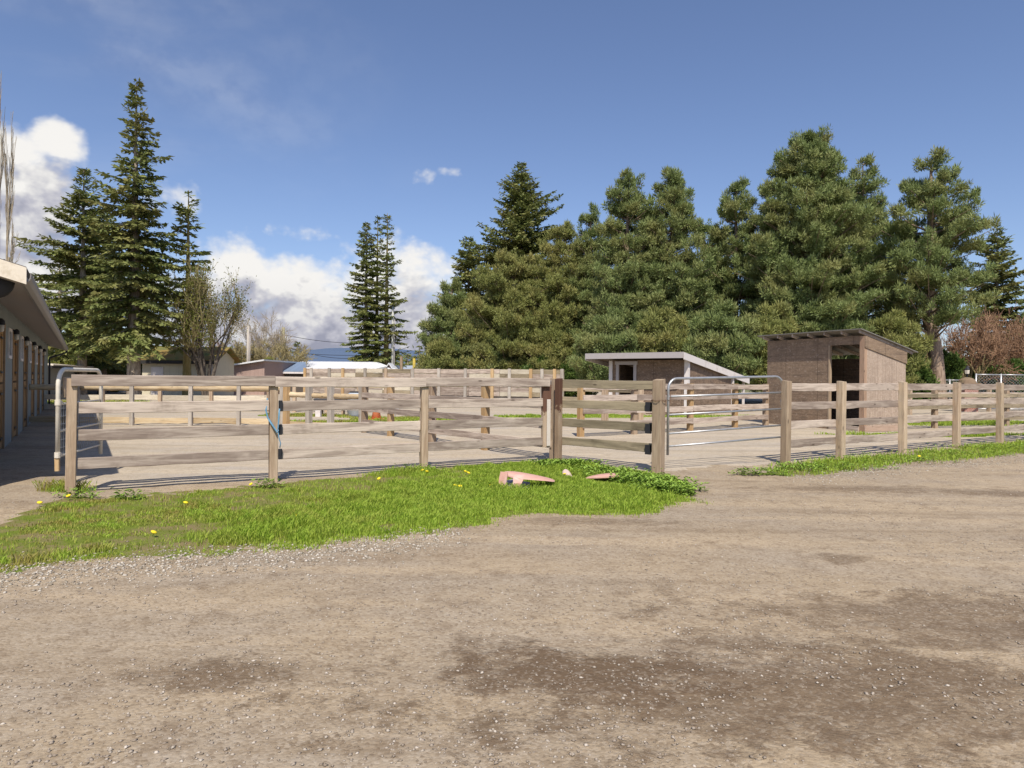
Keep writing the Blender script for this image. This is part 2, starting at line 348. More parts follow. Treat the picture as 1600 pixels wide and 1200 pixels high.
xs = np.arange(-34, 44.01, .1); ys = np.concatenate([np.arange(-2.0, .6, .2), np.arange(.6, 14, .045), np.arange(14, 24, .1), np.arange(24, 80.1, .5)])
GX, GY = np.meshgrid(xs, ys); GZ = gheight(GX, GY)
nx, ny = len(xs), len(ys)
V = np.stack([GX, GY, GZ], -1).reshape(-1, 3)
ii = np.arange(ny - 1)[:, None] * nx + np.arange(nx - 1)[None]
Q = np.stack([ii, ii + 1, ii + nx + 1, ii + nx], -1).reshape(-1, 4)
cx = (xs[:-1] + xs[1:]) / 2; cy = (ys[:-1] + ys[1:]) / 2; CX, CY = np.meshgrid(cx, cy)
cls = np.zeros(CX.shape, int)                                     # 0 driveway, 1 paddock, 2 verge
cls[CY > fence_line_y(CX + (vnoise(CX * 3, CY * 3, 8) - .5) * .3) + .25 + (fbm(CX * 1.5, CY * 1.5, 77) - .5) * .9] = 1
cls[(CX < -5.2) & (CY < 8.6)] = 0; cls[(CX < -.64 * CY - .2 + (fbm(CX, CY, 15) - .5) * .8)] = 0
cls[in_verge(CX, CY)] = 2
def ground_piece(name, k, mat):
    q = Q[cls.ravel() == k]; u, inv = np.unique(q, return_inverse=True)
    me = mesh_np(name, V[u], inv.reshape(q.shape))
    me.polygons.foreach_set('use_smooth', np.ones(len(q), bool)); return struct(link(name, me, mat))
def gravelmat(name, base, dark, light, greyness, patches=(), peb=1.0):
    m, t = newmat(name); P = t.n('TexCoord').outputs['Object']
    big = t.noise(t.vm('MULTIPLY', P, (.45, .9, 1)), .9, 7, .62, .4); mid = t.noise(P, 3.2, 7, .65); fine = t.noise(P, 45, 5, .7)
    vo = t.n('TexVoronoi', {'Vector': P, 'Scale': 62.0 * peb, 'Randomness': 1.0}); cell = t.n('SeparateColor', {0: vo.outputs['Color']}).outputs[0]
    vo2 = t.n('TexVoronoi', {'Vector': P, 'Scale': 24.0 * peb, 'Randomness': 1.0}); cell2 = t.n('SeparateColor', {0: vo2.outputs['Color']}).outputs[1]
    col = t.mix(t.step(big, .35, .68), base, greyness)
    trk = t.noise(t.n('Mapping', {'Vector': P, 'Rotation': (0, 0, -.33), 'Scale': (.16, 1.5, 1)}).outputs[0], 1.3, 5, .55, .3)
    col = t.mix(t.math('MULTIPLY', t.step(trk, .48, .62), .75), col, tuple(c * 1.16 for c in base)); col = t.mix(t.math('MULTIPLY', t.step(trk, .46, .34), .6), col, tuple((a + b) / 2 for a, b in zip(dark, base)))
    col = t.mix(t.math('MULTIPLY', t.step(mid, .5, .72), .5), col, dark)
    mask = None
    for (px, py, rx, ry, s) in patches:
        c = gp(px, py)
        dv = t.vm('MULTIPLY', t.vm('SUBTRACT', P, (c[0], c[1], 0)), (1 / rx, 1 / ry, 0))
        f = t.math('ADD', t.vm('LENGTH', dv), t.math('MULTIPLY', t.math('SUBTRACT', t.math('ADD', t.math('MULTIPLY', mid, .6), t.math('MULTIPLY', t.noise(P, 1.6, 7, .75), .8)), .7), 3.4))
        f = t.math('MULTIPLY', t.step(f, 1.25, .35), s * 1.0); mask = f if mask is None else t.math('MAXIMUM', mask, f)
    if mask is not None: col = t.mix(mask, col, dark)
    st = t.math('MULTIPLY', t.step(cell, .6, .98), .30); st = t.math('MULTIPLY', st, t.math('ADD', .35, big))
    col = t.mix(st, col, light)
    col = t.mix(t.math('MULTIPLY', t.step(cell, .28, .02), .45), col, dark)
    rm = mask if mask is not None else 0.15; clod = t.noise(t.vm('MULTIPLY', P, (1, 1.3, 1)), 7.0, 8, .72, .6); col = t.mix(t.math('MULTIPLY', t.step(clod, .52, .40), t.math('ADD', .22, t.math('MULTIPLY', rm, .5))), col, dark)
    col = t.mix(t.math('MULTIPLY', t.step(fine, .5, .8), .35), col, tuple(c * .6 for c in dark))
    h = t.math('ADD', t.math('MULTIPLY', t.math('SUBTRACT', 1.0, vo.outputs[0]), .6), t.math('ADD', t.math('MULTIPLY', fine, .8), t.math('MULTIPLY', mid, 1.5)))
    h = t.math('ADD', h, t.math('MULTIPLY', clod, t.math('ADD', 1.2, t.math('MULTIPLY', rm, 6.0))))
    return finish(m, t, col, .92, h, .55, .010 if mask is not None else .005, spec=.15)
DRIVE = gravelmat('damp_gravel', (0.35, 0.275, 0.185), (0.145, 0.10, 0.062), (0.48, 0.42, 0.34), (0.315, 0.26, 0.195),
    [(945, 1055, .85, .36, 1.0), (1330, 1080, 2.0, .6, .8), (1560, 970, 1.8, .6, .65), (1150, 1110, 1.0, .2, .7), (330, 1060, .38, .16, .75), (1500, 1130, 1.2, .3, .65), (1340, 765, 1.5, .35, .55), (1320, 872, .22, .14, .6), (900, 815, 1.0, .2, .5), (1580, 770, 1.4, .3, .6), (1150, 1010, .5, .15, .5)])
PADD = gravelmat('paddock_grit', (0.43, 0.36, 0.265), (0.27, 0.215, 0.155), (0.56, 0.51, 0.44), (0.40, 0.355, 0.30))
SOILM = None
m, t = newmat('mossy_soil'); P = t.n('TexCoord').outputs['Object']
n1 = t.noise(P, 2.6, 7, .7); n2 = t.noise(P, 40, 4, .7)
col = t.mix(t.step(n1, .42, .62), (0.15, 0.20, 0.025), (0.25, 0.19, 0.10)); col = t.mix(t.math('MULTIPLY', n2, .6), col, (0.07, 0.075, 0.02))
SOILM = finish(m, t, col, .95, n2, .7, .012, spec=.1)
ground_piece('gravel_driveway', 0, DRIVE); ground_piece('paddock_ground', 1, PADD); ground_piece('verge_ground', 2, SOILM)
m, t = newmat('field_ground'); P = t.n('TexCoord').outputs['Object']
n1 = t.noise(P, .05, 6, .6); col = t.mix(n1, (0.10, 0.13, 0.035), (0.24, 0.20, 0.13)); FIELD = finish(m, t, col, .95)
g_ = MB(); g_.add([(-4000, -600, -.12), (4000, -600, -.12), (4000, 6000, -.12), (-4000, 6000, -.12)], [(0, 1, 2, 3)])
struct(obj('ground', g_, FIELD))
# far hills: the blue of distant haze is put into their colour
m, t = newmat('haze_blue_hills'); HILLM = finish(m, t, (0.085, 0.125, 0.20), 1.0)
hv = []; hf = []
N = 160
for i in range(N + 1):
    a = -1.2 + 2.4 * i / N; top = 70 + 120 * float(fbm(np.array(a * 3.0 + 9), np.array(.5), 3, 5)) + (60 if -.5 < a < -.1 else 0) * float(fbm(np.array(a * 9.0), np.array(.2), 3, 3))
    for d, z in ((3000, -5), (3600, top * .6), (4300, top), (5200, -5)): hv.append((sin(a) * d, cos(a) * d, z))
for i in range(N):
    for k in range(3): hf.append((i * 4 + k, i * 4 + 4 + k, i * 4 + 5 + k, i * 4 + 1 + k))
hm = MB(); hm.add(hv, hf); struct(obj('hills', hm, HILLM, smooth=True))

# ------------------------------------------------------------------ stones lying loose on the drive
def stones(n, name, label, fx, size, mat):
    tmpl = []
    for k in range(6):
        r = np.random.default_rng(k + 40)
        a = np.array([(1, 0, 0), (0, 1, 0), (-1, 0, 0), (0, -1, 0), (.1, .1, .8), (0, 0, -.7)], float) * (1 + (r.random((6, 1)) - .5) * .5)
        a[:, 1] *= .75; a[:, 2] *= .55; tmpl.append(a)
    tmpl = np.array(tmpl); T = np.array([(0, 1, 4), (1, 2, 4), (2, 3, 4), (3, 0, 4), (1, 0, 5), (2, 1, 5), (3, 2, 5), (0, 3, 5)])
    X, Y = fx(n); n = len(X); s = size[0] + (size[1] - size[0]) * rng.random(n) ** 3.5
    k = rng.integers(0, 6, n); th = rng.random(n) * 6.28; v = tmpl[k] * s[:, None, None]
    c, sn = np.cos(th)[:, None], np.sin(th)[:, None]
    W = np.stack([v[:, :, 0] * c - v[:, :, 1] * sn + X[:, None], v[:, :, 0] * sn + v[:, :, 1] * c + Y[:, None], v[:, :, 2] + (gheight(X, Y) + s * .15)[:, None]], -1)
    Fa = (np.arange(n)[:, None, None] * 6 + T[None]).reshape(-1, 3)
    return stuff(link(name, mesh_np(name, W, Fa), mat), label, 'gravel')
m, t = newmat('loose_stones'); ri = t.n('NewGeometry').outputs['Random Per Island']
STONE = finish(m, t, t.ramp(ri, [(0, (0.20, 0.16, 0.12)), (.45, (0.30, 0.25, 0.20)), (.85, (0.38, 0.33, 0.27)), (1, (0.52, 0.46, 0.39))]), .8, spec=.25)
def drive_pts(n):
    y = 2.2 + (rng.random(n) ** 1.6) * 11; x = (rng.random(n) * 2 - 1) * (y * .85 + .5)
    dn = fbm(x * .8, y * 1.4, 55); ok = (y < fence_line_y(x) + .1) & (~in_verge(x, y)) & (rng.random(n) < np.clip((dn - .33) * 3, .06, 1))
    return x[ok], y[ok]
stones(70000, 'loose_gravel', 'small tan and grey stones scattered over the dirt drive', drive_pts, (.0025, .0135), STONE)
def edge_pts(n):                                        # pale coarse stones along the foot of the grass
    pl = [(-120, 905), (0, 897), (100, 890), (200, 879), (300, 873), (400, 866), (480, 862), (560, 852), (640, 846), (720, 832)]
    pr = [(1240, 747), (1330, 738), (1400, 728), (1500, 722), (1600, 716), (1750, 705)]
    out = []
    for pp, wd, m_ in ((pl, .22, .62), (pr, .32, .38)):
        q = np.array([gp(*p) for p in pp]); seg = rng.integers(0, len(q) - 1, int(n * m_)); f = rng.random(len(seg))[:, None]
        b = q[seg] * (1 - f) + q[seg + 1] * f; b[:, 1] += rng.normal(0, wd, len(b)) * 1.1 - .03; b[:, 0] += rng.normal(0, .1, len(b)); out.append(b)
    b = np.concatenate(out); return b[:, 0], b[:, 1]
m, t = newmat('pale_stones'); ri = t.n('NewGeometry').outputs['Random Per Island']
STONEP = finish(m, t, t.ramp(ri, [(0, (0.22, 0.18, 0.13)), (.5, (0.35, 0.31, 0.25)), (1, (0.54, 0.49, 0.42))]), .8, spec=.25)
stones(11000, 'pale_gravel', 'coarse pale stones gathered along the foot of the grass verge', edge_pts, (.004, .021), STONEP)

# ------------------------------------------------------------------ grass
def blades(n, name, label, pts, hfun, mat, wid=.006, cat='grass', lean=.45):
    X, Y = pts(n); H = hfun(X, Y); ok = H > .008; X, Y, H = X[ok], Y[ok], H[ok]; n = len(X)
    H = H * (.55 + .8 * rng.random(n)); th = rng.random(n) * 6.28; ln = lean * (.3 + rng.random(n)) * H
    dx, dy = np.cos(th), np.sin(th); wx, wy = -dy * wid * (.6 + .8 * rng.random(n)), dx * wid * (.6 + .8 * rng.random(n)); Z = gheight(X, Y) - .004
    def P_(f, zz, wf): return np.stack([X + dx * ln * f + wx * wf, Y + dy * ln * f + wy * wf, Z + H * zz], -1)
    W = np.stack([P_(0, 0, -.5), P_(0, 0, .5), P_(.25, .5, .5), P_(.25, .5, -.5), P_(.7, .85, .3), P_(1.1, .98, 0)], 1)
    T = np.array([(0, 1, 2), (0, 2, 3), (3, 2, 4), (3, 4, 5)]); Fa = (np.arange(n)[:, None, None] * 6 + T[None]).reshape(-1, 3)
    return stuff(link(name, mesh_np(name, W, Fa), mat), label, cat)
m, t = newmat('grass_blades'); ge = t.n('NewGeometry'); ri = ge.outputs['Random Per Island']; P = ge.outputs['Position']
n1 = t.noise(P, 1.1, 5, .6); n2 = t.noise(P, 4.5, 4, .6)
c1 = t.mix(ri, (0.23, 0.37, 0.03), (0.43, 0.55, 0.075)); c2 = t.mix(ri, (0.28, 0.27, 0.045), (0.46, 0.38, 0.12))
gx = t.n('SeparateXYZ', {0: P}); lush = t.step(t.math('ADD', t.math('ADD', gx.outputs[0], t.math('MULTIPLY', t.math('SUBTRACT', n1, .5), 5.0)), 0), -5.0, -.6)
col = t.mix(t.math('MULTIPLY', t.math('SUBTRACT', 1.15, lush), t.step(n2, .38, .62)), c1, c2)
GRASS = finish(m, t, col, .6, trans=.42, spec=.3)
def verge_pts(n):
    x0, x1 = min(p[0] for p in VERGE), max(p[0] for p in VERGE); y0, y1 = min(p[1] for p in VERGE), max(p[1] for p in VERGE)
    x = x0 + rng.random(n) * (x1 - x0); y = y0 + rng.random(n) * (y1 - y0); ok = in_verge(x + rng.normal(0, .055, n), y + rng.normal(0, .075, n)) & inpoly(x, y, [(a, b) for a, b in [(x0 - 1, y0 - 1), (x1 + .2, y0 - 1), (x1 + .2, y1 + 1), (x0 - 1, y1 + 1)]])
    return x[ok], y[ok]
def verge_h(x, y):
    d = fbm(x * 1.3, y * 1.3, 61); lush = np.clip((x + 4.1 + (d - .5) * 6) / 3.0, 0, 1)
    back = np.clip((fence_line_y(x) - y) / .7, 0, 1)
    h = (.022 + .02 * d) * (1 - lush) + lush * (.035 + .06 * d)
    bare = (fbm(x * 2.1 + 9, y * 2.1, 71) > .43) & (lush < .75)
    edge = in_verge(x, y - .18) & in_verge(x, y - .08) & in_verge(x + .15, y) & in_verge(x, y + .12); h = h * np.where(edge, 1, .45)
    for (px_, py_, rx_, ry_, m_) in ((818, 762, .34, .22, .22), (888, 747, .12, .14, .35), (940, 752, .30, .16, .35)):
        c = gp(px_, py_); h = np.where(((x - c[0]) / rx_) ** 2 + ((y - c[1] + .05) / ry_) ** 2 < 1, h * m_, h)
    return np.where((bare & (rng.random(len(x)) < .85)) | (rng.random(len(x)) < .35 * (1 - lush)), 0, h * (.3 + 1.45 * fbm(x * 5, y * 5, 66)))
blades(330000, 'grass_verge', 'bright green spring grass on the verge in front of the fence', verge_pts, verge_h, GRASS, .0065)
def v2_pts(n):
    x0, x1 = min(p[0] for p in VERGE2), max(p[0] for p in VERGE2); y0, y1 = min(p[1] for p in VERGE2), max(p[1] for p in VERGE2)
    x = x0 + rng.random(n) * (x1 - x0); y = y0 + rng.random(n) * (y1 - y0); k = in_verge(x + rng.normal(0, .09, n), y + rng.normal(0, .1, n)) & (x > 4); return x[k], y[k]
blades(90000, 'grass_strip', 'green grass strip along the foot of the right hand fence', v2_pts, lambda x, y: .03 + .06 * fbm(x * 1.5, y * 1.5, 62), GRASS, .010)
def ell_pts(lst):
    def f(n):
        X = []; Y = []
        for (px, py, rx, ry) in lst:
            c = gp(px, py); k = max(1, int(n / len(lst))); r = np.sqrt(rng.random(k)); a = rng.random(k) * 6.28
            r = r * (.35 + 1.1 * vnoise(a * 2.2 + px, np.full(k, py * 1.0), 12)); X.append(c[0] + r * rx * 1.3 * np.cos(a)); Y.append(c[1] + r * ry * np.sin(a))
        return np.concatenate(X), np.concatenate(Y)
    return f
# tall stalks at the left post
blades(500, 'dry_grass_tuft', 'tuft of thin dry grass stalks at the foot of the leftmost post', ell_pts([(90, 768, .16, .12), (118, 770, .14, .1)]), lambda x, y: .12 + 0 * x, GRASS, .006)
# weeds inside the paddocks, seen between the rails
blades(60000, 'paddock_weeds', 'low green weeds growing along the far paddock fences', ell_pts([(640, 655, 1.6, .9), (720, 656, 1.8, .7), (470, 650, 1.5, .8), (560, 660, 1.6, .5), (840, 652, 1.4, .5), (905, 651, 1.9, .7), (960, 650, 1.0, .5), (1450, 662, 2.0, .9), (1530, 660, 2.5, .9), (1480, 680, 2.0, .5), (1130, 652, 2, .6)]), lambda x, y: .03 + .13 * fbm(x * 2, y * 2, 64) * vnoise(x * 3, y * 3, 65), GRASS, .014)
blades(9000, 'alley_grass', 'sunlit grass at the far end of the alley beside the stable', ell_pts([(100, 630, 3.0, 2.0), (140, 632, 3, 1.5)]), lambda x, y: .12 + 0 * x, GRASS, .03)
# broad leaved weeds
def leaf_weeds(n, name, label, lst, mat, size=.05):
    X, Y = ell_pts(lst)(n); n = len(X); th = rng.random(n) * 6.28; s = size * (.5 + rng.random(n)); ht = .015 + .10 * rng.random(n) ** 1.5
    T = [(0, 0, 0), (.45, -.22, .18), (.45, .22, .18), (1.0, 0, .05)]; up = (.2 + rng.random(n) * .8)
    W = []
    for a, b, c in T:
        W.append(np.stack([X + s * (a * np.cos(th) - b * np.sin(th)), Y + s * (a * np.sin(th) + b * np.cos(th)), gheight(X, Y) + ht + s * (c + a * (up - .5))], -1))
    Fa = (np.arange(n)[:, None] * 4 + np.array([0, 1, 3, 2])[None]); return stuff(link(name, mesh_np(name, np.stack(W, 1), Fa), mat), label, 'weeds')
leaf_weeds(7000, 'broadleaf_weeds', 'leafy green weeds crowding the grass by the corner post', [(872, 732, .35, .25), (940, 742, .5, .3), (985, 752, .45, .3), (1020, 757, .35, .25), (1040, 768, .3, .3), (900, 730, .35, .2)], LEAFW, .055)
leaf_weeds(700, 'weed_patch', 'low leafy weeds at the foot of the left end fence', [(125, 778, .30, .12), (195, 780, .15, .06), (650, 738, .3, .10), (420, 762, .15, .05)], LEAFW, .045)
leaf_weeds(2600, 'verge_weeds', 'leafy weeds mixed into the grass strip of the right hand fence', [(1250, 735, .4, .25), (1310, 733, .7, .25), (1400, 722, .9, .25), (1480, 712, 1.2, .25), (1180, 742, .3, .1), (1560, 702, 1.4, .3)], LEAFW, .045)
# ================================================================== FENCES
def on_line(px, A, B):
    k = ray(px, 720)[0]; dx, dy = B[0] - A[0], B[1] - A[1]     # X = k*Y
    s = (A[0] - k * A[1]) / (k * dy - dx); return (A[0] + dx * s, A[1] + dy * s)
def rail_mesh(L, h, th, seed, wav=.006, ends=True):
    r = np.random.default_rng(seed); N = max(3, int(L / .12)); v = []; f = []; b = .005
    p1, p2 = r.random() * 9, r.random() * 9; sag = (r.random() - .5) * .012
    for i in range(N + 1):
        x = -L / 2 + L * i / N; e0 = wav * (float(vnoise(np.array(x * 3.0 + p1), np.array(.5), seed)) * 2 - 1) + .4 * wav * r.normal(); e1 = wav * .5 * (float(vnoise(np.array(x * 2.5 + p2), np.array(3.5), seed)) * 2 - 1)
        s = sag * (1 - (2 * x / L) ** 2)
        y0, y1, z0, z1 = -th / 2, th / 2, -h / 2 + e0 + s, h / 2 + e1 + s
        v += [(x, y0 + b, z0), (x, y0, z0 + b), (x, y0, z1 - b), (x, y0 + b, z1), (x, y1 - b, z1), (x, y1, z1 - b), (x, y1, z0 + b), (x, y1 - b, z0)]
    for i in range(N):
        for k in range(8): k2 = (k + 1) % 8; f.append((i * 8 + k, (i + 1) * 8 + k, (i + 1) * 8 + k2, i * 8 + k2))
    f += [tuple(range(8)), tuple(range(N * 8, N * 8 + 8))[::-1]]
    m_ = MB(); m_.add(v, f); return m_
def post_mesh(w, h, seed, d=None, below=.06, slant=.0):
    d = d or w; r = np.random.default_rng(seed); N = 8; v = []; f = []; b = .006
    lx, ly = (r.random() - .5) * .02, (r.random() - .5) * .02
    for i in range(N + 1):
        z = -below + (h + below) * i / N; s = 1 + .02 * r.normal() * .5; X, Y = w / 2 * s, d / 2 * s; ox, oy = lx * z / h, ly * z / h
        for a, c in ((-X + b, -Y), (X - b, -Y), (X, -Y + b), (X, Y - b), (X - b, Y), (-X + b, Y), (-X, Y - b), (-X, -Y + b)):
            v.append((a + ox, c + oy, z + (slant * c if i == N else 0)))
    for i in range(N):
        for k in range(8): k2 = (k + 1) % 8; f.append((i * 8 + k, i * 8 + k2, (i + 1) * 8 + k2, (i + 1) * 8 + k))
    f += [tuple(range(8))[::-1], tuple(range(N * 8, N * 8 + 8))]
    m_ = MB(); m_.add(v, f); return m_
SEED = [100]
def nseed(): SEED[0] += 1; return SEED[0]
def fence(label, posts, ztops, h=.135, th=.036, ph=1.40, pw=.10, rmat=None, pmats=None, top_front=False, off=0.0, group=None, name='rail_fence', cat='fence', psl=0.0, wav=.006, skip_posts=(), round_=False, pw_map=None, gap=0.0, zslope=0.0):
    """posts: ground points; one rail per bay and height; off = rail plane towards the camera side"""
    rmat = rmat or WX; pmats = pmats or [WZ]
    root = thing(name, label, cat, (posts[0][0], posts[0][1], 0), 0, group)
    ox, oy = posts[0]
    for i, (x, y) in enumerate(posts):
        if i in skip_posts: continue
        a, b = posts[max(i - 1, 0)], posts[min(i + 1, len(posts) - 1)]; ang = atan2(b[1] - a[1], b[0] - a[0])
        w_ = (pw_map or {}).get(i, pw)
        z0 = float(gheight(np.array(x), np.array(y)))
        obj('post', post_mesh(w_, ph - z0, nseed(), slant=psl), pmats[i % len(pmats)], root, (x - ox, y - oy, z0), (0, 0, ang))
    for i in range(len(posts) - 1):
        (x0, y0), (x1, y1) = posts[i], posts[i + 1]; L = hypot(x1 - x0, y1 - y0); ang = atan2(y1 - y0, x1 - x0); ux, uy = (x1 - x0) / L, (y1 - y0) / L; nx_, ny_ = uy, -ux
        for j, zt in enumerate(ztops):
            front = top_front and j == 0; o_ = (pw / 2 + th / 2 + .001) if front else off
            Lr = L - .004 if (front or abs(off) > pw * .4) else L - pw - gap
            cxm, cym = (x0 + x1) / 2 + nx_ * o_, (y0 + y1) / 2 + ny_ * o_
            jz = random.uniform(-.008, .008); tilt = random.uniform(-.004, .004)
            if round_ and j == 0:
                mb = MB(); n_ = 10; pts = [(-L / 2 + L * k / n_, random.uniform(-.006, .006), random.uniform(-.006, .006)) for k in range(n_ + 1)]
                mb.tube(pts, [h * .55 * random.uniform(.9, 1.06) for _ in pts], 10)
                o = obj('rail', mb, rmat, root, (cxm - ox, cym - oy, zt - h / 2 + jz), (0, 0, ang), smooth=True)
            else:
                o = obj('rail', rail_mesh(Lr, h, th, nseed(), wav), rmat, root, (cxm - ox, cym - oy, zt - h / 2 + jz), (0, tilt, ang))
    return root
ZT = [1.42, 1.09, .765, .435]
P0, P1_, P2_, PE, PC = A1, on_line(427, A1, A4), on_line(662, A1, A4), on_line(853, A1, A4), A4
F1 = fence('weathered four rail front fence from the metal mesh gate to the wooden swing panel', [P0, P1_, P2_], ZT, top_front=True, pw=.105, gap=.03, ph=1.37, wav=.004)
# swing panel: bay between third post and the stained stile
root = thing('wooden_gate', 'grey board swing panel whose top end is stained dark brown, left of the corner post', 'gate', (P2_[0], P2_[1], 0))
dx, dy = PE[0] - P2_[0], PE[1] - P2_[1]; L = hypot(dx, dy); ang = atan2(dy, dx); nx_, ny_ = dy / L, -dx / L
for j, zt in enumerate(ZT):
    o_ = .0735 if j == 0 else 0.0; Lr = L - .12 if j else L + .02
    obj('rail', rail_mesh(Lr, .135, .036, nseed(), .004), WX if j else WX, root, (dx / 2 + nx_ * o_, dy / 2 + ny_ * o_, zt - .0675), (0, 0, ang))
st = post_mesh(.16, 1.05, 71, .08, below=0.0)
obj('stile', st, wood('brown_painted_stile', (0.30, 0.21, 0.14), (0.42, 0.32, 0.23), 'Z', stain=0.4, paint=(0.5, 0.62)), root, (dx, dy, .27), (0, 0, ang))
obj('white_strip', MB().box(-.035, .035, -.008, .008, 0, .78), plain('pale_strip', (.58, .52, .46), .8, 0, .2, 14, dirt=(.42, .33, .26)), root, (dx + nx_ * .053 + .01, dy + ny_ * .053, .29), (0, 0, ang), bevel=.004)
# black strips on the lower rails beside the second post
for zt in ZT[1:]:
    obj('black_strip', MB().box(-.022, .022, -.026, .026, 0, .14), BLACK, F1, (P1_[0] - P0[0] + .085, P1_[1] - P0[1] + .02, zt - .14), (0, 0, ang), bevel=.004)
# blue rope round the second post
rp = MB(); q = (P1_[0], P1_[1]); hp = [(-.075, -.02, 1.12), (-.08, -.06, .96), (-.05, -.07, .86), (.02, -.075, .76), (.07, -.07, .68), (.085, -.06, .72), (.09, -.05, .85), (.088, -.02, .98)]
rp.tube(hp, .011, 6); rp.tube([(a + .012, b - .012, c - .02) for a, b, c in hp[2:6]], .009, 6); rp.tube([(.085, -.065, .70), (.10, -.07, .6), (.12, -.06, .52), (.115, -.07, .46)], .007, 6)
ro = obj('rope', rp, ROPE, None, (q[0], q[1] - .01, 0), smooth=True); tag(ro, 'faded blue rope tied round the second post of the front fence', 'rope')
# corner bay
F2 = fence('short grey rail fence bay between the brown stained corner post and tan gate post', [PC, B1], [1.40, 1.06, .74, .42], off=-.07, rmat=WXg, pmats=[WZd, WZt], ph=1.42, pw=.115, pw_map={0: .10, 1: .15}, psl=.15)
for z_ in (1.065, .725, .40):
    obj('rail_dark_end', MB().box(-.18, -.09, -.0205, .0205, -.143, .004), BLACK, F2, (B1[0] - PC[0] - .02, B1[1] - PC[1] + .058, z_), (0, 0, atan2(B1[1] - PC[1], B1[0] - PC[0])))  # black ends on the lower rails by the tan gate post
ch = MB()
for k in range(14):
    a = pi * .15 - k / 13 * pi * 1.3; cxk, cyk = .092 * cos(a) * 1.15, .092 * sin(a) * 1.15
    ch.tube([(cxk + .014 * cos(u) * (-sin(a)), cyk + .014 * cos(u) * cos(a), 1.10 + .008 * sin(k * 1.3) + .010 * sin(u)) for u in [i * pi / 3 for i in range(7)]], .0035, 5)
tag(obj('chain', ch, RUST, None, (B1[0], B1[1], 0), smooth=True), 'rusty chain looped round the tan gate post', 'chain')
# right hand run
K = (C5[1] - C1[1]) / (C5[0] - C1[0])
rp_ = [C1, on_line(1313, C1, C5), on_line(1410, C1, C5), on_line(1494, C1, C5), on_line(1562, C1, C5)]
for px in (1622, 1678, 1728): rp_.append(on_line(px, C1, C5))
fence('long four rail fence with tan posts running right from the tube gate', rp_, [1.385, 1.055, .725, .395], off=-.075, pw=.125, ph=1.42, rmat=WXg if False else WX, pmats=[WZt, WZt, WZt, WZ], wav=.010, psl=.12)
# tube gate
gl, gr = gp(1043, 735), gp(1222, 724.5)
gd = (gr[0] - gl[0], gr[1] - gl[1]); GL = hypot(*gd); ga = atan2(gd[1], gd[0])
root = thing('tube_gate', 'galvanised five bar tube gate closed between the thick tan posts', 'gate', (gl[0], gl[1], 0), ga)
r_ = .021; zl, zr = 1.42, 1.50
fr = [(0.0, 0, .24)] + [(0, 0, 1.25)] + [(.17 * (1 - cos(a)), 0, 1.27 + .17 * sin(a)) for a in [pi / 12 * i for i in range(0, 7)]]
fr += [(GL - .17 + .17 * sin(a), 0, 1.30 + .17 * cos(a) + .02) for a in [pi / 12 * i for i in range(0, 7)]] + [(GL, 0, .30)]
obj('frame', MB().tube(fr, r_, 10), GALV, root, smooth=True)
for k, (a, b) in enumerate([(1.155, 1.22), (.87, .94), (.575, .66), (.375, .46)]):
    obj('bar', MB().tube([(.0, 0, a), (GL, 0, b)], .016, 8), GALV, root, smooth=True)
for z_ in (1.05, .42):
    obj('hinge', MB().tube([(0, 0, -.055), (0, 0, .055)], .032, 10).tube([(0, 0, 0), (.09, .01, 0)], .012, 6), GALV, root, (GL, 0, z_), smooth=True)
obj('latch', MB().tube([(-.12, .0, 1.18), (-.04, 0, 1.2), (.0, 0, 1.16)], .006, 6).tube([(-.02, -.02, 1.10), (.03, -.03, 1.08), (.02, -.025, 1.24)], .005, 6), RUST, root, smooth=True)
# mesh gate on the far left
ml, mr = at(91, 600, 8.45)[:2], at(158, 600, 9.95)[:2]
gd = (mr[0] - ml[0], mr[1] - ml[1]); GL = hypot(*gd); ga = atan2(gd[1], gd[0])
root = thing('mesh_gate', 'beige tube gate filled with wire mesh, standing open beside the stable alley', 'gate', (ml[0], ml[1], 0), ga)
fr = [(0, 0, .36), (0, 0, 1.27)] + [(.2 * (1 - cos(a)), 0, 1.28 + .2 * sin(a)) for a in [pi / 14 * i for i in range(0, 8)]] + [(GL - .2 + .2 * sin(a), 0, 1.28 + .2 * cos(a)) for a in [pi / 14 * i for i in range(0, 8)]] + [(GL, 0, .24)]
obj('frame', MB().tube(fr, .027, 12), BEIGE, root, smooth=True)
for z_ in (1.06, .40): obj('collar', MB().tube([(0, 0, -.035), (0, 0, .035)], .036, 12).box(0, .09, -.02, .02, -.018, .018), BEIGE, root, (0, 0, z_), smooth=False)
obj('leg', post_mesh(.05, .17, 5, below=0), WZo, root, (0, 0, .2))
for z_ in (1.04, .70, .38): obj('bar', MB().tube([(0, 0, z_), (GL, 0, z_)], .013, 8), BEIGE, root, smooth=True)
wm = MB()
for k in range(1, int(GL / .07)): wm.tube([(k * .07, .012, .38), (k * .07, .012, 1.04)], .003, 4)
for k in range(0, 7): wm.tube([(0, .016, .38 + k * .1), (GL, .016, .38 + k * .1)], .003, 4)
obj('wire_mesh', wm, WIRE, root)
obj('board', MB().box(.08, .34, -.05, -.02, 1.12, 1.38), WZ, root, bevel=.004)

